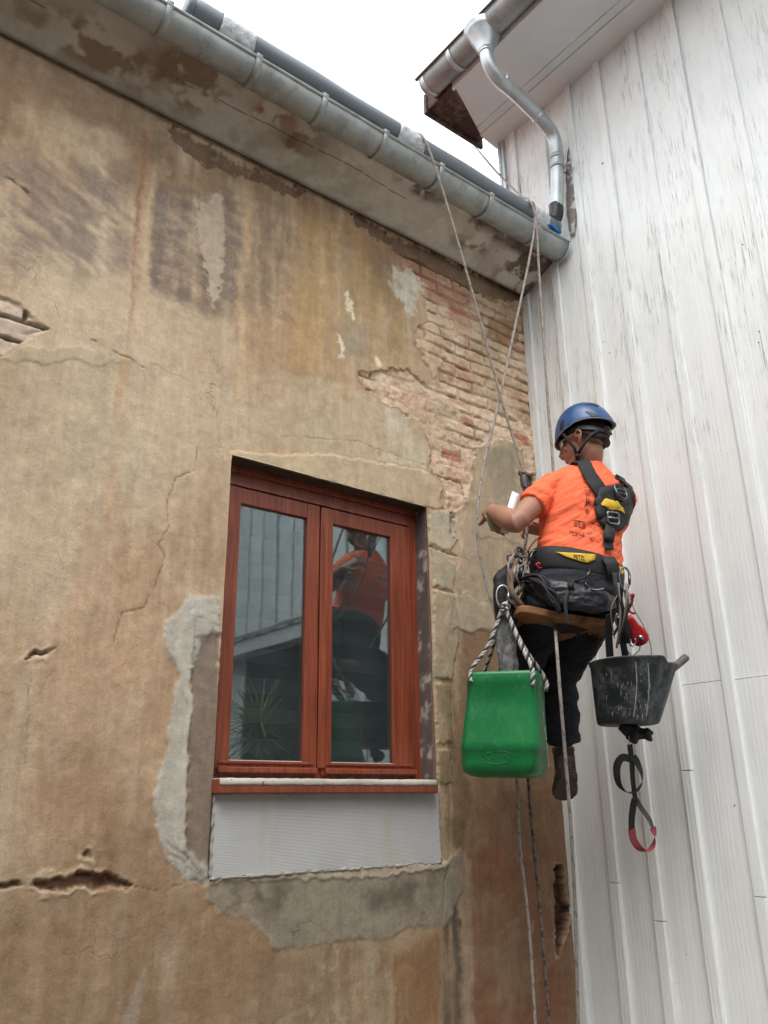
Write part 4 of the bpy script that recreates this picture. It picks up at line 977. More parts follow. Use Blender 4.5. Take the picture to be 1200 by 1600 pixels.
# skin: one continuous body
bm = bmesh.new()
torso(bm, -.012)
tube(bm, spline([V(-.512,-.735,2.86), V(-.503,-.74,2.935), Hp(-.028,0,-.065), Hp(-.02,0,-.02)], 5), [.072,.066,.062,.060,.058,.0565,.055,.0545,.054,.054,.054,.055,.055,.055,.056,.056], 20)
for c_, rr in (((-.02,0,.045), (.098,.078,.085)), ((-.045,0,.02), (.075,.07,.075)), ((.035,0,-.02), (.062,.058,.075))):
    g_ = bmesh.ops.create_icosphere(bm, subdivisions=3, radius=1)
    for v in g_['verts']: q_ = v.co.copy(); v.co = Hp(c_[0]+q_.x*rr[0], c_[1]+q_.y*rr[1], c_[2]+q_.z*rr[2])
rings_loft(bm, [[Hp(f_, w_*math.cos(a), u_+h_*math.sin(a)) for a in np.linspace(0, 2*math.pi, 20, endpoint=False)] for f_, w_, u_, h_ in ((-.015,.056,-.055,.035),(.03,.052,-.070,.036),(.062,.036,-.080,.028),(.082,.020,-.084,.018),(.088,.008,-.084,.008))])   # jaw to chin
tube(bm, [Hp(.088,0,.022), Hp(.098,0,.002), Hp(.112,0,-.020), Hp(.108,0,-.028), Hp(.09,0,-.032)], [.008,.011,.0125,.013,.012], 12)       # nose
for s_ in (-1, 1): tube(bm, [Hp(.100,s_*.006,-.028), Hp(.092,s_*.014,-.027)], [.008,.0075], 10)
tube(bm, [Hp(.080,-.03,-.052), Hp(.096,0,-.049), Hp(.080,.03,-.052)], [.005,.008,.005], 10); tube(bm, [Hp(.076,-.026,-.062), Hp(.093,0,-.060), Hp(.076,.026,-.062)], [.005,.009,.005], 10)   # lips
tube(bm, [Hp(.075,-.045,.028), Hp(.092,-.02,.030), Hp(.094,0,.026), Hp(.092,.02,.030), Hp(.075,.045,.028)], .011, 10)   # brow
for s_ in (-1, 1): tube(bm, [Hp(.06,s_*.05,-.015), Hp(.075,s_*.036,-.022)], [.016,.012], 10)     # cheeks
_Hp = Hp; Hp = lambda f, r, u: _Hp(f, r, u-.010)
for s_ in (-1, 1):                                       # ears
    tube(bm, [Hp(-.008,s_*.072,-.028), Hp(-.016,s_*.080,-.018), Hp(-.030,s_*.088,0), Hp(-.036,s_*.090,.018), Hp(-.028,s_*.088,.032), Hp(-.012,s_*.082,.034), Hp(-.003,s_*.076,.022), Hp(-.004,s_*.074,.008)], [.007,.0065,.006,.006,.006,.006,.005,.005], 10)
    tube(bm, [Hp(-.012,s_*.070,.01), Hp(-.02,s_*.078,.008), Hp(-.022,s_*.079,-.01)], [.012,.010,.008], 10)
Hp = _Hp
for sh, el, wr in ((LSH, LEL, LWR), (RSH, RELB, RWR)):
    tube(bm, [sh, sh.lerp(el, .25), sh.lerp(el, .5), sh.lerp(el, .75), sh.lerp(el, .93), el, el.lerp(wr, .12)+V(0,0,-.002), el.lerp(wr, .3), el.lerp(wr, .6), el.lerp(wr, .85), wr], [.056,.055,.052,.048,.045,.045,.0485,.0495,.046,.038,.034], 18)
hand(bm, LWR, at(754, 793, y=-.33)-LWR, V(-.8,.1,.6), (.75,.85,.9,.95), thumb_side=1)
hand(bm, RWR, V(-.85,.45,.2), V(.2,.2,.95), (.55,.65,.7,.8), thumb_side=1)
leg(bm, LHIP, LKN, LAN, -.012); leg(bm, RHIP, RKN, RAN, -.012)
pb_ = fused('body', bm, M['skin'], person, voxel=.0038, smooth=3)
# t-shirt
def shirt_folds(co, no):
    LA = np.array(LSH+V(.02,-.03,-.09)); P = co-LA
    r_ = P @ np.array(Rs); u_ = P[:, 2]; dist = np.hypot(r_, u_)
    ang = np.arctan2(u_, r_)
    fan = np.sin(ang*8.5+fbm(r_*9, u_*9, 201, 3)*7)*np.exp(-dist/.13)*sstep(.03, .09, dist)*sstep(-1.9, -.9, ang)*sstep(1.7, .8, ang)
    wv = fbm(r_*5+u_*9, u_*26-r_*16, 202, 4)-.5
    low = np.sin((u_*2.2+r_*.8)*26+fbm(r_*7, u_*7, 203, 3)*6)*sstep(-.13, -.26, u_)*.5
    sleeve = np.sin(co[:, 2]*85+co[:, 0]*60+fbm(co[:, 0]*20, co[:, 2]*20, 204, 3)*4)*sstep(-.72, -.78, co[:, 0])
    return fan*.0055+wv*.019+low*.005+sleeve*.0028
bm = bmesh.new()
rings = []
for z, cx_, cy_, hw, hd, mixr in ((2.462,-.628,-.712,.168,.128,.2),(2.478,-.624,-.711,.176,.134,.25),(2.53,-.606,-.711,.180,.133,.45),(2.60,-.580,-.714,.184,.132,.6),(2.70,-.553,-.720,.194,.134,.85),(2.78,-.536,-.724,.194,.128,1),(2.84,-.525,-.727,.176,.112,1),(2.885,-.515,-.731,.130,.092,1),(2.922,-.511,-.736,.088,.075,1),(2.940,-.511,-.738,.074,.068,1)):
    r_ = Rp.lerp(Rs, mixr).normalized(); f_ = Fp.lerp(Fs, mixr).normalized()
    tl = sstep(2.62, 2.46, z); rings.append(ell_ring((cx_+.016*tl, cy_-.006*tl, z), r_*(hw+.008*tl)+V(0,0,-.045*tl), f_*hd, 32, 2.25))
rings_loft(bm, rings)
tube(bm, [V(-.515,-.73,2.885), V(-.60,-.70,2.865), LSH+V(0,0,-.01)], [.062,.066,.07], 20); tube(bm, [V(-.51,-.735,2.880), V(-.43,-.765,2.84), RSH], [.062,.066,.072], 20)
tube(bm, [V(-.58,-.71,2.80), LSH, LSH.lerp(LEL, .30), LSH.lerp(LEL, .46), LSH.lerp(LEL, .54)], [.075,.070,.067,.065,.063], 22)
tube(bm, [V(-.47,-.75,2.77), RSH, RSH.lerp(RELB, .30), RSH.lerp(RELB, .55), RSH.lerp(RELB, .68)], [.075,.072,.070,.067,.064], 22)
shirt = fused('t_shirt', bm, M['shirt'], person, voxel=.0045, smooth=7, disp=shirt_folds)
# trousers
def tr_folds(co, no):
    return (fbm(co[:, 0]*14+co[:, 1]*8, co[:, 2]*30, 210, 4)-.5)*.022+np.sin(co[:, 2]*70+fbm(co[:, 0]*9, co[:, 2]*9, 211, 3)*7)*.0035*sstep(2.2, 2.0, co[:, 2])
bm = bmesh.new()
rings_loft(bm, [ell_ring((cx_, cy_, z), Rp*hw, Fp*hd, 30, 2.2) for z, cx_, cy_, hw, hd in ((2.235,-.675,-.715,.10,.08),(2.25,-.675,-.715,.175,.125),(2.31,-.668,-.714,.192,.143),(2.40,-.650,-.713,.186,.137),(2.475,-.634,-.711,.170,.122))])
leg(bm, LHIP, LKN, LAN, .018, (.092,.068,.055)); leg(bm, RHIP, RKN, RAN+V(0,0,.045), .018, (.098,.072,.058))
trous = fused('trousers', bm, M['trouser'], person, voxel=.005, smooth=6, disp=tr_folds)
# shoes
for an, yaw_ in ((LAN, -.1), (RAN, .15)):
    fw = (Fp*math.cos(yaw_)+Rp*math.sin(yaw_)+V(0,0,-.38)).normalized(); sd_ = fw.cross(UP).normalized(); su = sd_.cross(fw).normalized()
    S0 = an-UP*.012
    def sp(f, r, u): return S0+fw*f+sd_*r+su*u
    bm = bmesh.new()
    rings_loft(bm, [[sp(f_+rx*math.cos(a), ry*math.sin(a), u_) for a in np.linspace(0, 2*math.pi, 24, endpoint=False)] for f_, rx, ry, u_ in ((0,.058,.047,.03),(.0,.060,.048,-.01),(.01,.066,.047,-.045),(.02,.08,.047,-.075))])
    rings_loft(bm, [[sp(f_, w_*math.cos(a), -.078+h_*math.sin(a) if math.sin(a) > 0 else -.078+.012*math.sin(a)) for a in np.linspace(0, 2*math.pi, 22, endpoint=False)] for f_, w_, h_ in ((-.066,.02,.03),(-.055,.037,.07),(-.01,.043,.085),(.05,.045,.078),(.11,.050,.055),(.165,.048,.040),(.20,.034,.028),(.212,.012,.012))])
    shoe = fused('shoe', bm, M['shoe'], person, voxel=.004, smooth=4)
    bm = bmesh.new()
    def outline(gr):
        return [(-.070-gr,0),(-.062-gr,.026+gr*.7),(-.03,.040+gr),(.03,.041+gr),(.09,.050+gr),(.15,.051+gr),(.195,.036+gr),(.214+gr,.0),(.195,-.036-gr),(.15,-.051-gr),(.09,-.050-gr),(.03,-.041-gr),(-.03,-.040-gr),(-.062-gr,-.026-gr*.7)]
    rings_loft(bm, [[sp(f_, r_, u_) for f_, r_ in outline(g_)] for u_, g_ in ((-.082,.001),(-.090,.005),(-.096,.002),(-.101,.006),(-.108,.002),(-.114,.005),(-.120,.0))])
    obj('sole', bm, M['shoesole'], shoe, smooth=False)
    bm = bmesh.new(); ribbon(bm, [sp(.059*math.cos(a)+.0, .048*math.sin(a), .032+.008*math.cos(a)) for a in np.linspace(0, 2*math.pi, 24)], [fw*math.cos(a)+sd_*math.sin(a) for a in np.linspace(0, 2*math.pi, 24)], .012, .006)
    obj('collar', bm, simple('pink_shoe_lining', (.30,.13,.12), .9, bump=.3), shoe)
# short hair under the helmet
bm = bmesh.new(); rings = []
for k in range(8):
    t = k/7; ring = []
    for a in np.linspace(0, 2*math.pi, 40, endpoint=False):
        c_ = math.cos(a); back = sstep(.35, -.8, c_); rr = 1.03-.02*t
        lowz = .035-.085*back*t
        ring.append(Hp(-.02+c_*.101*rr, math.sin(a)*.0815*rr, .075*(1-t)+lowz*t+.0))
    rings.append(ring)
rings_loft(bm, rings, cap=True); obj('hair', bm, M['hair'], person)
# helmet
Hp = lambda f, r, u: _Hp(f-.014, r, u+.014)
bm = bmesh.new(); NA, NP_ = 64, 18
def rim_u(a):      # a = 0 front, pi back
    c_ = math.cos(a); s_ = abs(math.sin(a))
    return .034-.022*max(0, c_)+.004*s_*s_-.026*max(0, -c_)**2
def shell(g):
    rings = []
    for k in range(NP_+1):
        t = k/NP_; ring = []
        for i in range(NA):
            a = 2*math.pi*i/NA; c_, s_ = math.cos(a), math.sin(a)
            phi = t*math.pi/2
            ur = rim_u(a); top = .168+g
            u = ur+(top-ur)*math.cos(phi)**1.05
            w = math.sin(phi)**.80
            fa = (.138 if c_ > 0 else .140)+g; ra = .110+g
            ridge = 1+.015*math.exp(-(s_/.18)**2)*math.sin(phi*1.3)
            flare = .008*t**6*(1 if c_ > .2 else .5)
            ring.append(Hp(-.012+c_*(fa*w+flare), s_*(ra*w*ridge+flare*.6), u))
        rings.append(ring)
    return rings
outer, inner = shell(0), shell(-.012)
O = [[bm.verts.new(p) for p in r] for r in outer[1:]]; I = [[bm.verts.new(p) for p in r] for r in inner[1:]]
tO, tI = bm.verts.new(outer[0][0]), bm.verts.new(inner[0][0])
for R_, T_, mi in ((O, tO, 0), (I, tI, 1)):
    for i in range(NA):
        f = bm.faces.new((T_, R_[0][i], R_[0][(i+1) % NA])); f.material_index = mi
        for k in range(len(R_)-1):
            f = bm.faces.new((R_[k][i], R_[k+1][i], R_[k+1][(i+1) % NA], R_[k][(i+1) % NA])); f.material_index = mi
for i in range(NA): bm.faces.new((O[-1][i], I[-1][i], I[-1][(i+1) % NA], O[-1][(i+1) % NA])).material_index = 1
helmet = obj('helmet', bm, [M['helmet'], M['vent']], person)
bm = bmesh.new(); tube(bm, [Hp(0,0,0)+(Vector(p)-Hp(0,0,0))*1.0 for p in outer[-1]]+[outer[-1][0]], .0032, 8, cap=False); obj('helmet_rim', bm, M['helmetrim'], helmet)
HB = BVHTree.FromPolygons([tuple(p) for r in outer[1:] for p in r], [(k*NA+i, (k+1)*NA+i, (k+1)*NA+(i+1) % NA, k*NA+(i+1) % NA) for k in range(NP_-1) for i in range(NA)])
def patch(bvh, P2, off, n=10, flip=False):
    """polygon (photo pixels) laid on a surface, slightly proud of it"""
    bm = bmesh.new(); c2 = (sum(p[0] for p in P2)/len(P2), sum(p[1] for p in P2)/len(P2)); rings = []
    dense = []
    for i in range(len(P2)):
        a, b = P2[i], P2[(i+1) % len(P2)]
        for k in range(n): dense.append((a[0]+(b[0]-a[0])*k/n, a[1]+(b[1]-a[1])*k/n))
    def hit(p):
        d = Vector(ray(*p)).normalized(); loc, nr, _, _ = bvh.ray_cast(Vector(CAM), d)
        if loc is None: return None
        if nr.dot(d) > 0: nr = -nr
        return loc+nr*off
    last = None; ok = []
    for s_ in (1, .75, .5, .25):
        rr = []
        for p in dense:
            h = hit((c2[0]+(p[0]-c2[0])*s_, c2[1]+(p[1]-c2[1])*s_)); 
            if h is None: h = last or hit(c2)
            last = h; rr.append(bm.verts.new(h))
        rings.append(rr)
    m_ = len(dense); c = bm.verts.new(hit(c2))
    for k in range(3):
        for i in range(m_): bm.faces.new((rings[k][i], rings[k][(i+1) % m_], rings[k+1][(i+1) % m_], rings[k+1][i]))
    for i in range(m_): bm.faces.new((rings[3][i], rings[3][(i+1) % m_], c))
    return bm
def add_patch(name, bvh, P2, off, m, parent, th=.0012, n=6):
    o = obj(name, patch(bvh, P2, off, n), m, parent)
    sdm = o.modifiers.new('s', 'SOLIDIFY'); sdm.thickness = th; sdm.offset = 0
    return o
for P2 in ([(914,643),(921,644),(940,651),(943,655),(929,657),(925,651)], [(913,632),(925,630),(937,633),(934,636),(924,633)], [(876,660),(882,655),(881,664),(878,673),(875,672)]):
    add_patch('vent', HB, P2, .0016, M['vent'], helmet, n=3)
add_patch('rivet', HB, [(887,665),(890,662),(894,663),(894,669),(891,672),(888,670)], .002, M['vent'], helmet, .004, 3)
Hp = _Hp
# head cradle, chin straps, glasses
bm = bmesh.new()
ribbon(bm, [Hp(-.02+math.cos(a)*.108, math.sin(a)*.088, .040-.05*max(0, -math.cos(a))) for a in np.linspace(math.pi*.3, math.pi*1.7, 30)], [hf*math.cos(a)+hr*math.sin(a) for a in np.linspace(math.pi*.3, math.pi*1.7, 30)], .024, .004)
obox(bm, Hp(-.128,0,.0), (hf, hr, hu), .010, .03, .014); tube(bm, [Hp(-.128,-.02,-.002), Hp(-.145,-.02,-.002)], .012, 14)
obj('head_cradle', bm, M['blackplastic'], helmet, bev=.002)
for s_ in (-1, 1):
    chin = Hp(.022, s_*.062, -.080)
    bm = bmesh.new()
    ribbon(bm, [Hp(.045,s_*.100,.045), Hp(.033,s_*.092,.0), Hp(.018,s_*.078,-.045), chin], hr*s_, .013, .0025)
    ribbon(bm, [Hp(-.105,s_*.055,-.005), Hp(-.07,s_*.082,-.028), Hp(-.03,s_*.080,-.052), chin], [(hr*s_-hf*.5).normalized()]*4, .014, .0025)
    ribbon(bm, [chin+hf*.001, Hp(.035,s_*.04,-.108), Hp(.05,0,-.118)], [(hr*s_-hu).normalized(), (hr*s_*.5-hu).normalized(), -hu], .014, .0025)
    obox(bm, chin, (hu, hf, hr), .012, .009, .005)
    obj('chin_strap', bm, M['black'], helmet)
bm = bmesh.new()
for s_ in (-1, 1):
    ribbon(bm, [Hp(.088,s_*.012,.004), Hp(.092,s_*.03,.006), Hp(.082,s_*.05,.008), Hp(.066,s_*.066,.010)], [(hf+hr*s_*.2*i).normalized() for i in range(4)], .030, .002)
    tube(bm, [Hp(.066,s_*.068,.018), Hp(.02,s_*.078,.016), Hp(-.01,s_*.080,.020)], .0018, 6)
obj('safety_glasses', bm, M['glasses'], person)

# ------------------------------------------------------------------ harness, laid over the shirt
def bvh_of(o):
    me_ = o.data; mwd = o.matrix_world
    bpy.context.view_layer.update(); mwd = o.matrix_world
    return BVHTree.FromPolygons([tuple(mwd @ v.co) for v in me_.vertices], [tuple(p.vertices) for p in me_.polygons])
SB = bvh_of(shirt)
def on(bvh, px, py, off):
    d = Vector(ray(px, py)).normalized(); loc, nr, _, _ = bvh.ray_cast(Vector(CAM), d)
    for k in range(1, 14):
        if loc is not None: break
        q_ = (px+(915-px)*.02*k, py+(830-py)*.02*k) if bvh is SB else (px+(900-px)*.02*k, py)
        d = Vector(ray(*q_)).normalized(); loc, nr, _, _ = bvh.ray_cast(Vector(CAM), d)
    if loc is None: raise RuntimeError('miss %s %s' % (px, py))
    if nr.dot(d) > 0: nr = -nr
    return loc+nr*off, nr
def path_on(bvh, P2, off, n=5):
    Q = spline([(a, b, 0) for a, b in P2], n); out = [on(bvh, q[0], q[1], off) for q in Q]
    ns = [o_[1] for o_ in out]
    ns = [(ns[max(0, i-2)]+ns[max(0, i-1)]+ns[i]+ns[min(len(ns)-1, i+1)]+ns[min(len(ns)-1, i+2)]).normalized() for i in range(len(ns))]
    return [o_[0] for o_ in out], ns
def frame_ring(bm, c, n, up, w, h, r, corner=.3, seg=8):
    """rounded rectangular metal ring"""
    n = Vector(n).normalized(); s_ = Vector(up).cross(n).normalized(); u_ = n.cross(s_).normalized(); P = []
    for a in np.linspace(0, 2*math.pi, 28): 
        ca, sa = math.cos(a), math.sin(a); P.append(c+s_*math.copysign(abs(ca)**corner, ca)*w/2+u_*math.copysign(abs(sa)**corner, sa)*h/2)
    tube(bm, P, r, seg, cap=False)
P, N = path_on(SB, [(911,724),(919,742),(932,762),(945,782),(952,800)], .012)
P = [P[0]+V(.035,.10,-.03)*1.0, P[0]+V(.01,.045,.012)]+P; N = [V(.1,.5,.8), V(-.2,.1,.95)]+N
bm = bmesh.new(); ribbon(bm, P, N, [.05,.058]+list(np.linspace(.062, .09, len(P)-2)), .008); back = obj('harness_back_strap', bm, M['blackfab'], person, bev=.003)
P, N = path_on(SB, [(966,748),(978,762),(982,785),(973,806),(960,822)], .012)
P = [P[0]+V(.03,.08,-.02), P[0]+V(.005,.03,.010)]+P; N = [V(.3,.5,.8), V(.2,0,.95)]+N
bm = bmesh.new(); ribbon(bm, P, N, [.055]*len(P), .009); obj('harness_back_strap', bm, M['blackfab'], person, bev=.003)
pad = add_patch('harness_back_pad', SB, [(926,786),(934,764),(955,760),(979,770),(984,793),(977,815),(966,831),(950,833),(935,820),(928,802)], .016, M['blackfab'], person, .012)
add_patch('label_patch', SB, [(935,789),(944,786),(960,788),(967,797),(969,803),(952,797),(936,793)], .025, M['yellow'], pad, .002)
c, n_ = on(SB, 961, 771, .034); bm = bmesh.new(); frame_ring(bm, c, (n_+UP*.3).normalized(), UP, .062, .075, .0042, .85); obj('back_ring', bm, M['darksteel'], pad)
c, n_ = on(SB, 961, 776, .036); bm = bmesh.new(); frame_ring(bm, c, n_, UP, .052, .044, .0038); tube(bm, [c-Rs*.024, c+Rs*.024], .004, 8); obj('buckle', bm, M['darksteel'], pad)
bm = bmesh.new(); ribbon(bm, [c+UP*.02-n_*.004, c+n_*.006, c-UP*.02-n_*.004], n_, .04, .003); obj('webbing', bm, M['black'], pad)
c, n_ = on(SB, 951, 812, .032); bm = bmesh.new(); frame_ring(bm, c, n_, UP, .058, .05, .0038); tube(bm, [c-Rs*.027, c+Rs*.027], .0042, 8); obj('buckle', bm, M['steel'], pad)
P, N = path_on(SB, [(955,800),(951,815),(947,836),(946,850),(949,862)], .02); bm = bmesh.new(); ribbon(bm, P, N, .042, .004)
ribbon(bm, [P[8]+N[8]*.006, P[11]+N[11]*.016, P[13]+N[13]*.012, P[15]+N[15]*.006], [N[8], N[11], N[13], N[15]], .046, .004); obj('harness_tail_strap', bm, M['black'], person)
# belt
bm = bmesh.new(); rings = []
for z, g_ in ((2.372,.004),(2.366,.016),(2.40,.024),(2.44,.026),(2.47,.022),(2.482,.012),(2.478,.002)):
    rings.append(ell_ring((-.632, -.712, z), Rp*(.172+g_)+V(0,0,-.040), Fp*(.130+g_), 40, 2.2))
rings_loft(bm, rings, cap=False); rings_ = None
belt = obj('harness_belt', bm, M['blackfab'], person); sdm = belt.modifiers.new('s', 'SOLIDIFY'); sdm.thickness = .006
BB = bvh_of(belt)
add_patch('label_patch', BB, [(868,863),(886,864),(906,865),(930,867),(929,875),(919,880),(908,878),(886,871)], .004, M['yellow'], belt, .002)
add_patch('label_patch', BB, [(953,893),(958,887),(966,885),(974,890),(976,897),(966,897)], .004, M['yellow'], belt, .002)
def text_on(name, bvh, txt, x0, y0, x1, y1, skew, off, m, parent):
    """lettering laid on a surface between two photo pixels"""
    cu = bpy.data.curves.new(name, 'FONT'); cu.body = txt; cu.size = 1; cu.resolution_u = 2; cu.offset = .02
    t_ = bpy.data.objects.new(name, cu); COL.objects.link(t_); bpy.context.view_layer.update()
    me_ = bpy.data.meshes.new_from_object(t_.evaluated_get(bpy.context.evaluated_depsgraph_get())); bpy.data.objects.remove(t_); bpy.data.curves.remove(cu)
    bm = bmesh.new(); bm.from_mesh(me_); bpy.data.meshes.remove(me_)
    bmesh.ops.triangulate(bm, faces=bm.faces)
    xs_ = [v.co.x for v in bm.verts]; ys_ = [v.co.y for v in bm.verts]; a, b, c_, d_ = min(xs_), max(xs_), min(ys_), max(ys_)
    for v in bm.verts:
        u_ = (v.co.x-a)/(b-a); w_ = (v.co.y-c_)/(d_-c_); px = x0+(x1-x0)*u_; py = y1+(y0-y1)*w_+skew*u_
        v.co = on(bvh, px, py, off)[0]
    o = obj(name, bm, m, parent, smooth=False); return o
text_on('lettering', BB, 'PETZL', 896, 867, 914, 873.5, 3.0, .0062, M['stencil'], belt)
for P2 in ([(877,889),(880,897),(890,904),(902,905),(913,901),(920,893),(921,885)], [(912,905),(917,915),(928,921),(943,921)], [(936,888),(942,898),(940,910),(934,918)]):
    pass
def arc(name, P3, r, m, parent, n=6): 
    bm = bmesh.new(); tube(bm, spline(P3, n), r, 10); return obj(name, bm, m, parent)
b_ = lambda px, py, off: on(BB, px, py, off)[0]
c0, n0_ = on(BB, 899, 893, .012)
arc('gear_ring', [b_(877,890,.003), c0+at(880,898,x=c0.x)-c0+n0_*.01, at(890,905,x=c0.x-.01), at(902,906,x=c0.x-.005), at(914,902,x=c0.x), at(920,895,x=c0.x+.01), b_(921,888,.003)], .0045, M['darksteel'], belt)
arc('gear_ring', [b_(916,902,.003), at(914,910,x=c0.x), at(921,919,x=c0.x+.01), at(932,922,x=c0.x+.02), at(944,920,x=c0.x+.04)], .004, M['darksteel'], belt)
TB = bvh_of(trous)
bm = bmesh.new(); P = [b_(947,872,.012), b_(950,884,.03), b_(953,897,.022), b_(955,904,.012)]; n9 = on(BB, 950, 884, 0)[1]; ribbon(bm, P, n9, .062, .005); obj('waist_strap', bm, M['black'], belt)
bm = bmesh.new(); P = [at(a, b, y=c0.y-.012) for a, b in ((896,905),(893,914),(888,924),(884,936),(884,952),(887,972),(889,976))]; P = spline(P, 4)
ribbon(bm, P, n0_, .014, .003); obox(bm, at(892,915,y=c0.y-.018), (Rp, n0_, UP), .013, .006, .014); obj('adjuster_strap', bm, M['black'], belt)
# black holdall and coiled rope over the hips
def hip(px, py, off=.02): 
    try: return on(TB, px, py, off)[0]
    except RuntimeError: return at(px, py, y=-.72)
hipbag = thing('hip_bag', hip(880, 925), 'black gear bag with looped rope strapped behind the climber\'s hips', 'bag')
bm = bmesh.new(); rings = []
for a_, b_2, w_, h_ in ((822,905,.012,.018),(835,915,.03,.045),(860,924,.042,.062),(890,930,.045,.062),(920,935,.042,.058),(945,938,.03,.045),(958,940,.012,.02)):
    cc_ = hip(a_, b_2, .012); rings.append(ell_ring(cc_, n0_*w_, UP*h_, 20, 2.6))
rings_loft(bm, rings); bag = fused('bag_body', bm, simple('black_gear_bag', (.012,.014,.019), .42, 0, .5, 12, .8, 30, bd=.006), hipbag, voxel=.005, smooth=3,
    disp=lambda co, no: (fbm(co[:, 0]*18+co[:, 1]*10, co[:, 2]*34, 230, 4)-.5)*.022)
GB = bvh_of(bag); rs = random.Random(8)
for k in range(5):
    P2 = [(806+k*5,944-k*4), (803+k*6,928-k*3), (812+k*6,912-k), (832+k*5,905+k*2), (852+k*3,912+k*5), (868+k*2,928+k*4), (876-k*2,944-k)]
    arc('coil', [hip(a_, b_2, .045+.004*k) for a_, b_2 in P2], .0055, M['black'], hipbag)

# ------------------------------------------------------------------ work seat
SL, SR = at(812, 942, y=-.66), at(960, 968, y=-.865); sx = (SR-SL).normalized(); sf = Vector((-sx.y, sx.x, 0)).normalized()
seat = thing('bosun_chair', (SL+SR)/2, 'worn wooden plank seat with stencilled marks under the climber', 'chair')
bm = bmesh.new(); L_ = (SR-SL).length; rings = []
up2 = sx.cross(sf).normalized(); 
if up2.z < 0: up2 = -up2
sf = (sf-up2*.16).normalized(); up2 = sx.cross(sf).normalized(); up2 = up2 if up2.z > 0 else -up2
for t, w0, w1 in ((0,.045,.24),(.03,.015,.26),(.10,0,.27),(.3,-.006,.28),(.5,-.008,.285),(.7,-.006,.28),(.9,0,.27),(.97,.015,.26),(1,.045,.24)):
    c = SL+sx*(L_*t)-up2*.012*math.sin(math.pi*t); e = .012
    rings.append([c+sf*w0, c+sf*w1, c+sf*(w1-.004)-up2*.024, c+sf*(w0+.012)-up2*.026])
rings_loft(bm, rings); plank = obj('plank', bm, M['plank'], seat, smooth=False, bev=.003)
def under(u_, v_): return SL+sx*(L_*u_)+sf*(.014+v_*.24)-up2*(.0285+.012*math.sin(math.pi*u_))
for poly in ([(.42,.15),(.56,.10),(.78,.22),(.70,.42),(.55,.55),(.47,.35)],):
    bm = bmesh.new(); a = [bm.verts.new(under(*p)) for p in poly]; b = [bm.verts.new(Vector(v.co)-up2*.001) for v in a]
    bm.faces.new(a); bm.faces.new(b[::-1]); [bm.faces.new((a[i], b[i], b[(i+1)%len(a)], a[(i+1)%len(a)])) for i in range(len(a))]; obj('stencil_mark', bm, M['stencil'], plank, smooth=False)
rs = random.Random(21)
for u0, u1, v0 in ((.14,.40,.45), (.70,.93,.35)):
    u = u0
    while u < u1:
        w_ = rs.uniform(.016, .03); bm = bmesh.new()
        for k in range(3):
            a, b = (u+rs.uniform(0, w_), v0+rs.uniform(0, .3)), (u+rs.uniform(0, w_), v0+rs.uniform(0, .3)); ribbon(bm, [under(*a), under(*b)], up2, .006, .001)
        obj('stencil_mark', bm, M['stencil'], plank, smooth=False); u += w_+.012
for s_, E_, hi in ((0, SL+sx*.02+sf*.03, [at(800,925,y=-.63), at(797,900,y=-.62), at(805,876,y=-.61), at(818,858,y=-.58)]), (1, SR-sx*.03+sf*.03, [at(966,945,y=-.84), at(971,915,y=-.82), at(972,895,y=-.80), at(968,880,y=-.78)])):
    bm = bmesh.new(); P = spline([E_]+hi, 5); ribbon(bm, P, (n0_+sx*(-.4 if s_ == 0 else .4)).normalized(), .024, .004)
    obj('side_strap', bm, simple('tan_dusty_webbing' if s_ == 0 else 'dark_webbing', (.17,.12,.085) if s_ == 0 else (.02,.02,.02), .9, bump=.4), seat)
bm = bmesh.new(); P = [SL+sx*.012+sf*.11, SL+sx*.03+sf*.06-up2*.005, SL+sx*.05+V(0,0,-.005)]
obj('front_strap', bm, M['black'], seat) if False else bm.free()

# ------------------------------------------------------------------ gear at the left hip
def carabiner(name, c, u, v, h, w, r, m, label=None, parent=None):
    u, v = Vector(u).normalized(), Vector(v).normalized(); P = []
    for a in np.linspace(0, 2*math.pi, 26): 
        k = 1+.18*math.cos(a); P.append(c+u*math.cos(a)*h/2+v*math.sin(a)*w/2*k)
    bm = bmesh.new(); tube(bm, P, r, 8, cap=False); tube(bm, [c+v*w*.50+u*h*.22, c+v*w*.47-u*h*.22], r*1.35, 8); o = obj(name, bm, m, parent)
    return tag(o, label, 'carabiner') if label else o
vR = Vector(AX[0])
CL = at(785, 932, y=-.60)
carabiner('carabiner', CL, V(.15,0,1), vR, .095, .05, .0045, M['steel'], 'steel carabiner holding the green container\'s rope sling')
carabiner('carabiner', at(806, 880, y=-.60), V(-.6,.2,1), vR, .085, .05, .0042, M['darksteel'], 'dark carabiner on the climber\'s left hip, nearest the waist')
carabiner('carabiner', at(838, 868, y=-.66), V(.9,0,.5), V(-.4,0,.9), .08, .045, .004, M['darksteel'], 'dark carabiner clipped to the belt just under the left hem of the shirt')
gearL = thing('gear_bundle', at(815, 885, y=-.58), 'tangle of cords and knots on the climber\'s left hip', 'cords')
rs = random.Random(31)
for k in range(9):
    p0, p1 = (rs.uniform(806,835), rs.uniform(858,885)), (rs.uniform(796,818), rs.uniform(905,940))
    m1 = ((p0[0]+p1[0])/2+rs.uniform(-16,16), (p0[1]+p1[1])/2+rs.uniform(-12,12)); arc('cord', [at(*p0, y=-.60), at(*m1, y=-.64), at(*p1, y=-.61)], rs.uniform(.003,.0055), M[rs.choice(['black','ropegray','ropedark','black'])], gearL)
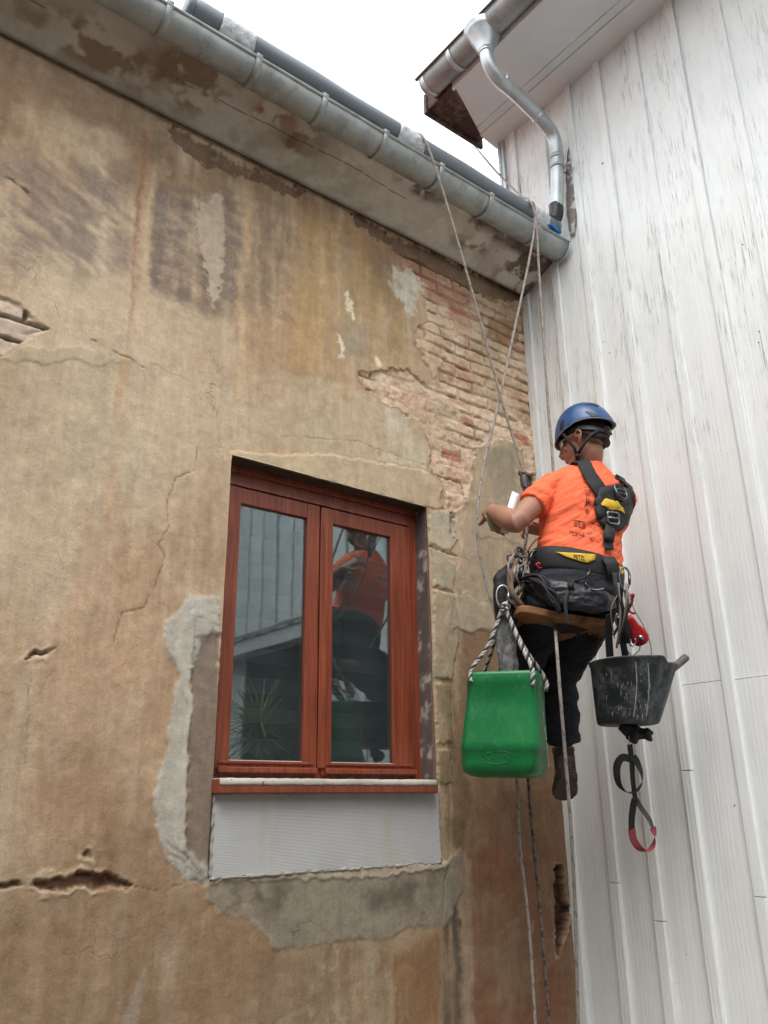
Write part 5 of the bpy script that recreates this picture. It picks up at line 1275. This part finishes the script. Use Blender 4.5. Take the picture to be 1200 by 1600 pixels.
for a_, b_2, c_ in (((806,858),(820,868),'ropedark'),((800,884),(812,895),'black'),((796,930),(806,942),'ropedark'),((803,938),(816,950),'ropedark')):
    bm = bmesh.new(); P = [at((a_[0]+b_2[0])/2+9*math.cos(t*2.3)*(1-t*.12), (a_[1]+b_2[1])/2+8*math.sin(t*2.3+.5), y=-.62+.006*t) for t in np.linspace(0, 5.4, 26)]; tube(bm, P, .0058, 8); obj('knot', bm, M[c_], gearL)
arc('cord', [at(817,872,y=-.6), at(835,846,y=-.62), at(846,840,y=-.64), at(852,846,y=-.66)], .003, M['redcord'], gearL)
carabiner('red_gate', at(842, 884, y=-.68), V(.9,0,-.3), V(.3,0,.9), .03, .018, .0045, M['redcord'], None, gearL)
# dark tool pouch with a dusty rag hanging in front of the left thigh
pouch = thing('tool_pouch', at(785, 905, y=-.55), 'black tool pouch hanging at the climber\'s left side with a dusty grey rag below', 'pouch')
bm = bmesh.new(); rings = []
for y_, x0_, x1_, dpt in ((884,790,804,.012),(892,778,806,.03),(905,771,806,.04),(925,771,804,.045),(950,774,806,.045),(985,780,806,.04),(1000,786,802,.02)):
    a, b = at(x0_, y_, y=-.52), at(x1_, y_, y=-.56); rings.append(ell_ring((a+b)/2, (b-a)/2, sf*dpt, 18, 2.6))
rings_loft(bm, rings); fused('pouch_body', bm, M['blackfab'], pouch, voxel=.005, smooth=3, disp=lambda co, no: (fbm(co[:, 0]*20, co[:, 2]*20, 240, 4)-.5)*.014)
bm = bmesh.new(); rings = []
for y_, x0_, x1_ in ((972,776,800),(985,772,806),(1005,773,807),(1025,777,806),(1042,779,808),(1056,782,806)):
    a, b = at(x0_, y_, y=-.56), at(x1_, y_, y=-.585); rings.append(ell_ring((a+b)/2, (b-a)/2, sf*.022, 22, 2))
rings_loft(bm, rings); fused('rag', bm, simple('dusty_grey_rag', (.10,.10,.10), .9, 0, .5, 12, .8, 40, dirt=((.35,.34,.32), 20, .5, .7), bd=.008), pouch, voxel=.005, smooth=2, disp=lambda co, no: (fbm(co[:, 0]*34, co[:, 2]*8, 241, 4)-.5)*.03)

# ------------------------------------------------------------------ green container in its rope sling
tl_, tm, tr = at(731, 1050, y=-.475), at(838, 1060, y=-.70), at(862, 1080, y=-.60)
green = thing('green_container', at(790, 1200, y=-.5), 'green plastic jerrycan with its top cut off, hanging in a rope sling', 'container')
ex = (tm-tl_); ex.z = 0; W_ = ex.length; ex.normalize(); ey = Vector((-ex.y, ex.x, 0))
Dp = .245
def can_ring(z, g, r=.035, inset=0, tilt=0):
    c = tl_+ex*(W_/2)+ey*(Dp/2)-ex*.085*(1.99-z); c.z = z; hx, hy = W_/2+g-inset, Dp/2+g-inset; r = max(.006, r-inset); pts = []
    for qx, qy, a0 in ((1,1,0),(-1,1,math.pi/2),(-1,-1,math.pi),(1,-1,1.5*math.pi)):
        for a in np.linspace(a0, a0+math.pi/2, 7): 
            p = c+ex*(qx*(hx-r)+math.cos(a)*r)+ey*(qy*(hy-r)+math.sin(a)*r); p.z += tilt*((p-c).dot(ex)); pts.append(p)
    return pts
zt, zb = 1.99, 1.590
prof = [(zt,.003,.03),(zt-.012,.0045,.03),(zt-.05,.007,.033),(zt-.055,.0045,.035),(zt-.15,.009,.035),(zt-.27,.017,.037),(zt-.302,.020,.038),(zt-.306,.0165,.038),(zt-.35,.018,.042),(zb+.018,.010,.045),(zb+.005,-.008,.045),(zb,-.03,.03)]
bm = bmesh.new(); rings = [can_ring(z, g, r, tilt=-.03) for z, g, r in prof]
inn = [can_ring(z, g, r, .005, -.03) for z, g, r in prof[:-1]]+[can_ring(zb+.006, -.04, .03, 0, -.03)]
R_ = [[bm.verts.new(p) for p in r] for r in rings]; I_ = [[bm.verts.new(p) for p in r] for r in inn]; m_ = len(R_[0])
for Q_ in (R_, I_):
    for i in range(len(Q_)-1):
        for k in range(m_): bm.faces.new((Q_[i][k], Q_[i][(k+1)%m_], Q_[i+1][(k+1)%m_], Q_[i+1][k]))
for k in range(m_): bm.faces.new((R_[0][k], I_[0][k], I_[0][(k+1)%m_], R_[0][(k+1)%m_]))
bm.faces.new(R_[-1]); bm.faces.new(I_[-1][::-1])
can = obj('container_body', bm, M['green'], green)
bm = bmesh.new()                                         # moulded emblem on the front face
fc = tl_+ex*(W_*.38)-ey*.0195; fc.z = 1.66
for k in (-1, 1): tube(bm, [fc+ex*(k*.030+.016*math.cos(a))+UP*(.013*math.sin(a)-.03*k*.2) for a in np.linspace(0, 2*math.pi, 20)], .0010, 6, cap=False)
tube(bm, [fc+ex*(.062*math.cos(a))+UP*(.024*math.sin(a)) for a in np.linspace(0, 2*math.pi, 36)], .0008, 6, cap=False)
obj('moulded_emblem', bm, M['green'], green)
bm = bmesh.new(); rs = random.Random(5)                  # rubbed white markings on the side
sc = tl_+ex*(W_+.002); 
bm.free(); wm = simple('worn_white_print', (.42,.52,.45), .8, bump=0, var=.5, vs=90)
for k0, k1, off_ in ((0, 13, .055), (11, 26, .085)):
    P = []; 
    for k in range(k0*2, k1*2):
        z = 1.87-.125*k/26; p = sc+ey*(off_+rs.uniform(-.012, .012)); p.z = z; p += ex*(.0065+(1.86-z)*.012); P.append(p)
    bm = bmesh.new(); ribbon(bm, P, ex, [rs.choice([.0015,.003,.006]) for _ in P], .001); obj('rubbed_lettering', bm, wm, green, smooth=False)
def strands(name, P, r, parent, pitch=.045, mats=('ropewhite','rope_black'), dark=1):
    """three twisted strands, one of them dark"""
    P = spline(P, 14); P = [Vector(p) for p in P]; L = [0]
    for i in range(len(P)-1): L.append(L[-1]+(P[i+1]-P[i]).length)
    n = max(24, int(L[-1]/.004)); Q = []; j = 0
    for k in range(n+1):
        s_ = L[-1]*k/n
        while j < len(L)-2 and L[j+1] < s_: j += 1
        Q.append(P[j].lerp(P[j+1], min(1, (s_-L[j])/max(1e-9, L[j+1]-L[j]))))
    u = (Q[1]-Q[0]).orthogonal().normalized(); bm = bmesh.new(); S3 = [[], [], []]
    for i in range(n+1):
        t = (Q[min(i+1, n)]-Q[max(i-1, 0)]).normalized(); u = (u-t*u.dot(t)).normalized(); v = t.cross(u)
        for q_ in range(3):
            a = 2*math.pi*(L[-1]*i/n/pitch+q_/3); S3[q_].append(Q[i]+(u*math.cos(a)+v*math.sin(a))*r*.52)
    for q_ in range(3): tube(bm, S3[q_], r*.56, 7, mi=1 if q_ < dark else 0)
    return obj(name, bm, [M[x] for x in mats], parent)
hk = CL+V(.0,0,-.048)
TL2 = can_ring(zt-.03, .006)[21-7]; 
cor = {'fl': tl_+ex*.02-ey*.004, 'bl': tl_+ex*.01+ey*(Dp-.02), 'fr': tl_+ex*(W_+.004)+ey*.02, 'br': tl_+ex*(W_+.004)+ey*(Dp*.75)}
for k, p in cor.items(): p.z = zt-.035-(.03*W_/2 if 'r' in k else -.03*W_/2)
strands('sling_rope', [hk+V(-.004,0,.0), hk.lerp(cor['fl'], .5)+V(0,0,-.006), cor['fl']+V(0,0,.055)+ex*.004, cor['fl']-ex*.010+V(0,0,.02), cor['fl']-ex*.006-ey*.012+V(0,0,-.006)], .0078, green)
strands('sling_rope', [hk+V(.002,0,.0), hk.lerp(cor['bl'], .5), cor['bl']+V(0,0,.03), cor['bl']+V(0,0,-.02)], .0078, green)
strands('sling_rope', [hk+V(.006,-.004,.0), hk.lerp(cor['fr'], .5)+V(0,0,-.004), cor['fr']+V(0,0,.05)-ex*.02-ey*.02, cor['fr']-ey*.022-ex*.018, cor['fr']-ey*.02-ex*.02+V(0,0,-.022)], .0092, green)
strands('sling_rope', [hk+V(.008,.004,.006), hk.lerp(cor['br'], .5)+V(0,0,-.002), cor['br']+V(0,0,.045)-ex*.004, cor['br']+ex*.012, cor['br']+ex*.006+V(0,0,-.025)], .0092, green)
strands('sling_knot', [hk+V(-.022,-.01,.0), hk+V(-.004,-.018,.014), hk+V(.022,-.008,.004), hk+V(.006,.012,-.014), hk+V(-.014,-.008,-.010), hk+V(.006,-.018,-.004)], .0085, green, .03)

# ------------------------------------------------------------------ black rubber bucket with a tool, and the strap under it
BD = 3.42
def ad(px, py, dd):
    d = ray(px, py); return Vector(CAM+d*dd)          # point at depth dd in front of the camera
bt, bb = ad(984, 1036, BD), ad(978, 1130, BD-.04)
bucket = thing('rubber_bucket', bb, 'black rubber mason\'s bucket with white splashes hanging beside the white boards', 'bucket')
br_ = (ad(1054, 1046, BD+.02)-ad(923, 1022, BD)); br_.z = 0; RT = br_.length/2*.985; bx_ = br_.normalized(); by_ = Vector((-bx_.y, bx_.x, 0))
bt = (ad(1054, 1046, BD+.02)+ad(923, 1022, BD))/2; tz = bt.z; bz = ad(978,1133,BD).z
RB = .125; cb = ad(981, 1128, BD)
bm = bmesh.new(); NS = 56; nz_ = 9
def bpt(a, t, g):
    c_, s_ = math.cos(a), math.sin(a); c = cb.lerp(bt, t)
    lowr = sstep(-.95, -.80, a if a < math.pi else a-2*math.pi)*0
    an = (a+math.pi) % (2*math.pi)-math.pi               # 0 = right, -pi/2 = towards the camera
    drop = .022*sstep(-1.12, -1.02, an)*sstep(1.6, .9, an)      # the rim folds down on the right
    r = RB+(RT-RB)*(t**.9)+g
    fold = -.016*math.exp(-((an+1.06)/.07)**2)*t + .006*math.exp(-((an+1.30)/.10)**2)+.007*math.exp(-((an+.9)/.12)**2)
    r += fold+.004*math.sin(a*3+1)*t
    z = bz+(tz-bz)*t-drop*t
    if t == 0: z += .0
    return Vector((c.x, c.y, 0))+bx_*c_*r+by_*s_*r*.92+V(0,0,z)
ts = [0,.015,.05,.2,.4,.6,.8,.93,.97,1.0]; gs = [-.012,-.003,0,0,0,0,0,0,.005,.005]
O_ = [[bm.verts.new(bpt(2*math.pi*k/NS, t, g)) for k in range(NS)] for t, g in zip(ts, gs)]
I_ = [[bm.verts.new(bpt(2*math.pi*k/NS, max(t, .03), -.006-(.012 if t == 0 else 0))) for k in range(NS)] for t in ts]
for Q_ in (O_, I_):
    for i in range(len(Q_)-1):
        for k in range(NS): bm.faces.new((Q_[i][k], Q_[i][(k+1)%NS], Q_[i+1][(k+1)%NS], Q_[i+1][k]))
for k in range(NS): bm.faces.new((O_[-1][k], I_[-1][k], I_[-1][(k+1)%NS], O_[-1][(k+1)%NS]))
bm.faces.new(O_[0]); bm.faces.new(I_[0][::-1])
bk = obj('bucket_body', bm, M['bucket'], bucket)
KB = bvh_of(bk); rs = random.Random(12); bm = bmesh.new()
for k in range(46):
    px = rs.choice([rs.gauss(992, 14), rs.gauss(1014, 3), rs.uniform(935, 1010)]); py = rs.uniform(1040, 1118); ln = rs.uniform(2, 14)*rs.random()+1.5
    try: P = [on(KB, px, py, .0008)[0], on(KB, px+rs.uniform(-.8,.8), py+ln*.5, .0008)[0], on(KB, px+rs.uniform(-1.4,1.4), py+ln, .0008)[0]]; nn = on(KB, px, py, 0)[1]
    except RuntimeError: continue
    ribbon(bm, P, nn, [rs.uniform(.0008,.003), rs.uniform(.0012,.004), .0008], .0008)
for P2 in ([(1012,1036),(1014,1060),(1013,1090),(1010,1118)], [(993,1034),(995,1065),(993,1095),(990,1120)]):
    P, N = path_on(KB, P2, .0012, 4); ribbon(bm, P, N, [.0028+.002*rs.random() for _ in P], .001)
obj('mortar_splashes', bm, M['mortar'], bucket, smooth=False)
bm = bmesh.new(); c = bt+bx_*RT*.55+by_*RT*.55; blobs(bm, Vector((c.x, c.y, tz-.045)), .055, 3, (1,.8,.3), .35, 4); obj('mortar_lump', bm, M['mortar'], bucket)
bm = bmesh.new()
for k, (px, r_) in enumerate(((958,.028),(985,.04),(999,.036),(1012,.030))): blobs(bm, ad(px, 1144+(k%2)*4, BD-.02), r_, 3, (1,1,.8), .3, k)
obj('bottom_rubber_feet', bm, M['blackplastic'], bucket) if False else bm.free()
under_b = thing('work_gloves', ad(995, 1148, BD-.02), 'dark gloves tied under the black bucket', 'gloves')
for k, (px, py, r_) in enumerate(((978,1138,.026),(990,1147,.036),(1008,1147,.030))):
    bm = bmesh.new(); blobs(bm, ad(px, py, BD-.03), r_, 3, (1,1,.85), .3, k+3); g_ = obj('glove', bm, M['black'], under_b)
tool = thing('tool', ad(1050, 1045, BD+.05), 'long-handled tool leaning out of the black bucket, its grey handle pointing at the wall', 'tool')
bm = bmesh.new(); p0, p1 = ad(1020, 1072, BD+.02), ad(1073, 1026, BD+.10); dv = (p1-p0).normalized()
tube(bm, [p0, p0.lerp(p1, .5), p1-dv*.012, p1-dv*.004, p1], [.0155,.0155,.017,.0165,.012], 16); obj('handle', bm, M['toolhandle'], tool)
bm = bmesh.new(); tube(bm, [p0-dv*.08, p0], .006, 10); obox(bm, p0-dv*.10, (dv, by_, dv.cross(by_)), .04, .045, .003); obj('blade', bm, M['steel'], tool)
# straps that carry the bucket
for P2, w_ in (([(952,960),(951,990),(953,1026)], .030), ([(968,965),(972,995),(978,1030)], .026)):
    bm = bmesh.new(); P = spline([ad(a, b, BD-.13+(b-960)*.0006) for a, b in P2], 5); ribbon(bm, P, -Vector(AX[2]), w_, .004); obj('hanging_strap', bm, M['black'], bucket, smooth=False)
for P2 in ([(990,1030),(975,1008),(968,985),(974,955)], [(1018,1032),(1016,1005),(1004,975),(990,950),(983,925)], [(985,1028),(1000,1012),(990,985),(980,960)]):
    arc('hanging_cord', [ad(a, b, BD-.04) for a, b in P2], .0022, M['ropegray'], bucket)
# red pulley and red knot, carabiner
pul = thing('pulley', ad(992, 985, BD-.06), 'red pulley and red cord clipped above the black bucket', 'pulley')
bm = bmesh.new(); rings = []
dvp = (ad(1003,1003,BD-.06)-ad(982,962,BD-.06)).normalized(); npl = -Vector(AX[2]); sv = dvp.cross(npl).normalized(); base_ = ad(982,962,BD-.06)
for t, w_, h_ in ((0,.012,.005),(.02,.016,.008),(.05,.022,.012),(.08,.034,.014),(.105,.038,.014),(.125,.028,.012),(.132,.014,.008)): rings.append(ell_ring(base_+dvp*t, sv*w_, npl*h_, 18, 2.8))
rings_loft(bm, rings); plate = obj('side_plate', bm, M['red'], pul)
bm = bmesh.new(); c = base_+dvp*.10+npl*.014; tube(bm, [c-npl*.006, c+npl*.006], .012, 16); obj('axle', bm, M['steel'], pul)
carabiner('clip', ad(987, 1000, BD-.07), UP, vR, .05, .03, .0035, M['steel'], None, pul)
bm = bmesh.new(); tube(bm, [ad(985+7*math.cos(t*1.9)*(1-t*.08), 946+13*math.sin(t*1.3+1)-t*1.5, BD-.1+.004*t) for t in np.linspace(0, 7, 40)], .005, 8); obj('red_knot', bm, M['redcord'], pul)
carabiner('carabiner', ad(976, 905, BD-.10), V(.1,0,1), vR, .10, .04, .0042, M['darksteel'], 'dark carabiner on the climber\'s right hip, highest above the red pulley')
carabiner('carabiner', ad(972, 975, BD-.10), V(-.3,0,1), vR, .085, .045, .0042, M['steel'], 'steel carabiner between the wooden seat and the red pulley')
gearR = thing('gear_bundle', ad(970, 960, BD-.08), 'cords and slings on the climber\'s right hip beside the red pulley', 'cords')
rs = random.Random(41)
for k in range(7):
    p0, p1 = (rs.uniform(958,980), rs.uniform(905,930)), (rs.uniform(958,992), rs.uniform(985,1015)); m1 = ((p0[0]+p1[0])/2+rs.uniform(-12,16), (p0[1]+p1[1])/2+rs.uniform(-10,10))
    arc('cord', [ad(*p0, BD-.12), ad(*m1, BD-.15), ad(*p1, BD-.12)], rs.uniform(.0025,.006), M[rs.choice(['black','black','ropegray','ropedark'])], gearR)
bm = bmesh.new(); ribbon(bm, spline([ad(962,895,BD-.08), ad(965,925,BD-.12), ad(970,950,BD-.13), ad(978,985,BD-.13), ad(980,1005,BD-.1)], 5), -Vector(AX[2]), .028, .005); obj('sling', bm, M['black'], gearR)
# looped webbing strap hanging under the bucket
sling = thing('webbing_strap', ad(985, 1180, BD-.05), 'black webbing strap with a red lower loop dangling below the black bucket', 'strap')
zd = BD-.05
def rib(name, P2, w_, m, tw=0, depth=None):
    P = spline([ad(p[0], p[1], zd+(p[2] if len(p) > 2 else 0)) for p in P2], 8); n = len(P); bm = bmesh.new(); N_ = []
    cen = sum(P, Vector((0,0,0)))/n if False else Vector(np.mean([list(p) for p in P], axis=0))
    for i in range(n):
        if len(P2) > 5:
            b = .75+.65*math.sin(2*math.pi*i/n+tw); rad = (Vector(P[i])-cen).normalized(); N_.append((rad*math.cos(b)-Vector(AX[2])*math.sin(b)).normalized())
        else: a = tw*i/n; N_.append((-Vector(AX[2])*math.cos(a)+vR*math.sin(a)).normalized())
    ribbon(bm, P, N_, w_, .002); return obj(name, bm, m, sling, smooth=False)
rib('steel_wire', [(983,1150),(983,1166)], .003, M['steel'])
rib('strap_stem', [(984,1163),(987,1190),(989,1220),(992,1245),(993,1252)], .022, M['black'], .6)
rib('strap_loop', [(986,1186),(972,1184),(964,1198),(966,1222),(976,1236),(990,1238),(1002,1226),(1003,1210),(996,1192),(989,1182)], .030, M['black'], 1.2)
rib('strap_loop', [(992,1248),(989,1262),(987,1280),(987,1296)], .028, M['black'], .3); rib('strap_loop', [(993,1248,.01),(1003,1264,.02),(1015,1281,.02),(1020,1294,.02)], .020, simple('grey_webbing', (.07,.07,.065), .85, bump=.3), .8)
rib('red_loop', [(987,1295),(990,1312),(1000,1326),(1010,1330,.01),(1020,1322,.02),(1024,1306,.02),(1020,1293,.02)], .030, M['redband'], .9)
# what he holds: white card and a beige sanding sheet
bm = bmesh.new(); P = [at(806,770,y=-.50), at(800,790,y=-.51), at(793,812,y=-.52), at(788,833,y=-.525)]; ribbon(bm, spline(P, 4), -Vector(AX[2]), .036, .0015)
tag(obj('card', bm, M['card']), 'small white card held flat behind the climber\'s left forearm', 'card')
bm = bmesh.new(); rings = []
for t in np.linspace(0, 1, 9):
    a = at(757+10*t, 806+24*t, y=-.45); b = at(790-2*t, 812+18*t+8*t*t, y=-.47); c = (a+b)/2-sf*(.02*(1-t)); dz = V(.001,-.0015,0)
    row = [a, a.lerp(c, .5)-sf*.006, c, c.lerp(b, .5)-sf*.006, b]; rings.append([p for p in row]+[p+dz for p in row[::-1]])
rings_loft(bm, rings); tag(obj('sanding_sheet', bm, M['sandpaper']), 'curled beige sheet drooping from the climber\'s left hand', 'sheet')
# dark descender on the left rope at shoulder height
desc = thing('descender', at(821, 752, y=-.5), 'dark rope device on the rope between the brickwork and the orange sleeve', 'rope device')
bm = bmesh.new(); rings_loft(bm, [ell_ring(at(a, b, y=-.5), vR*w_, Vector(AX[2])*.012, 14, 2.6) for a, b, w_ in ((818,735,.006),(818,740,.014),(820,755,.017),(822,768,.015),(823,776,.008))]); obj('rope_grab', bm, M['darksteel'], desc)
bm = bmesh.new(); tube(bm, spline([at(817,738,y=-.51), at(829,748,y=-.50), at(826,764,y=-.50), at(818,760,y=-.51)], 6), .0045, 8); obj('cord', bm, M['black'], desc)
# print on the back of the shirt
def strokes(P2s, w_, m, name='print'):
    bm = bmesh.new()
    for P2 in P2s:
        try: P, N = path_on(SB, P2, .0012, 3)
        except RuntimeError: continue
        ribbon(bm, P, N, w_, .0006)
    return obj(name, bm, m, shirt, smooth=False)
rs = random.Random(17); S1, S2, S3_ = [], [], []
for k in range(9): x = 897+k*2.1; S1.append([(x, 813+k*.4+rs.uniform(-.5,.5)), (x+rs.uniform(-.8,1.2), 822+k*.4+rs.uniform(-1,0))])
S1 += [[(896,813),(904,814),(914,816)], [(896,822),(905,824),(914,826)]]
for k in range(11): x = 890+k*2.2; S1.append([(x, 828+k*.4+rs.uniform(-.6,.6)), (x+rs.uniform(-.8,1.2), 834+k*.5)])
S1 += [[(891,831),(899,833),(913,838)], [(892,836),(903,838)]]
for k in range(16): x = rs.uniform(918, 938); y = rs.uniform(815, 848); S2.append([(x, y), (x+rs.uniform(2,6), y+rs.uniform(.5,2))])
for k in range(14): x = rs.uniform(960, 974); y = rs.uniform(833, 862); S1.append([(x, y), (x+rs.uniform(-1,2.5), y+rs.uniform(1.5,4))])
for k in range(30):
    a = rs.uniform(0, 6.28); x, y = 918+rs.uniform(-3,3), 790+rs.uniform(-16,16)
    S1.append([(x, y), (x+3*math.cos(a), y+4*math.sin(a))])
for k in range(34): x = rs.uniform(911, 921); y = rs.uniform(748, 774); S2.append([(x, y), (x+rs.uniform(1,4), y+rs.uniform(-2,3))])
for k in range(20): y = rs.uniform(795, 825); x = rs.uniform(972, 983); S2.append([(x, y), (x+rs.uniform(-2,2), y+rs.uniform(2,4))])
def clusters(S, gap=4.5):
    S = [list(p) for p in S]; out = []
    for p in S:
        hit = [c for c in out if any(abs(a[0]-b[0]) < gap and abs(a[1]-b[1]) < gap for q in c for a in q for b in p)]
        new = [p]+[q for c in hit for q in c]; out = [c for c in out if c not in hit]+[new]
    return out
for c in clusters(S1): strokes(c, .0022, M['print'])
for c in clusters(S2): strokes(c, .0028, M['print_soft'])
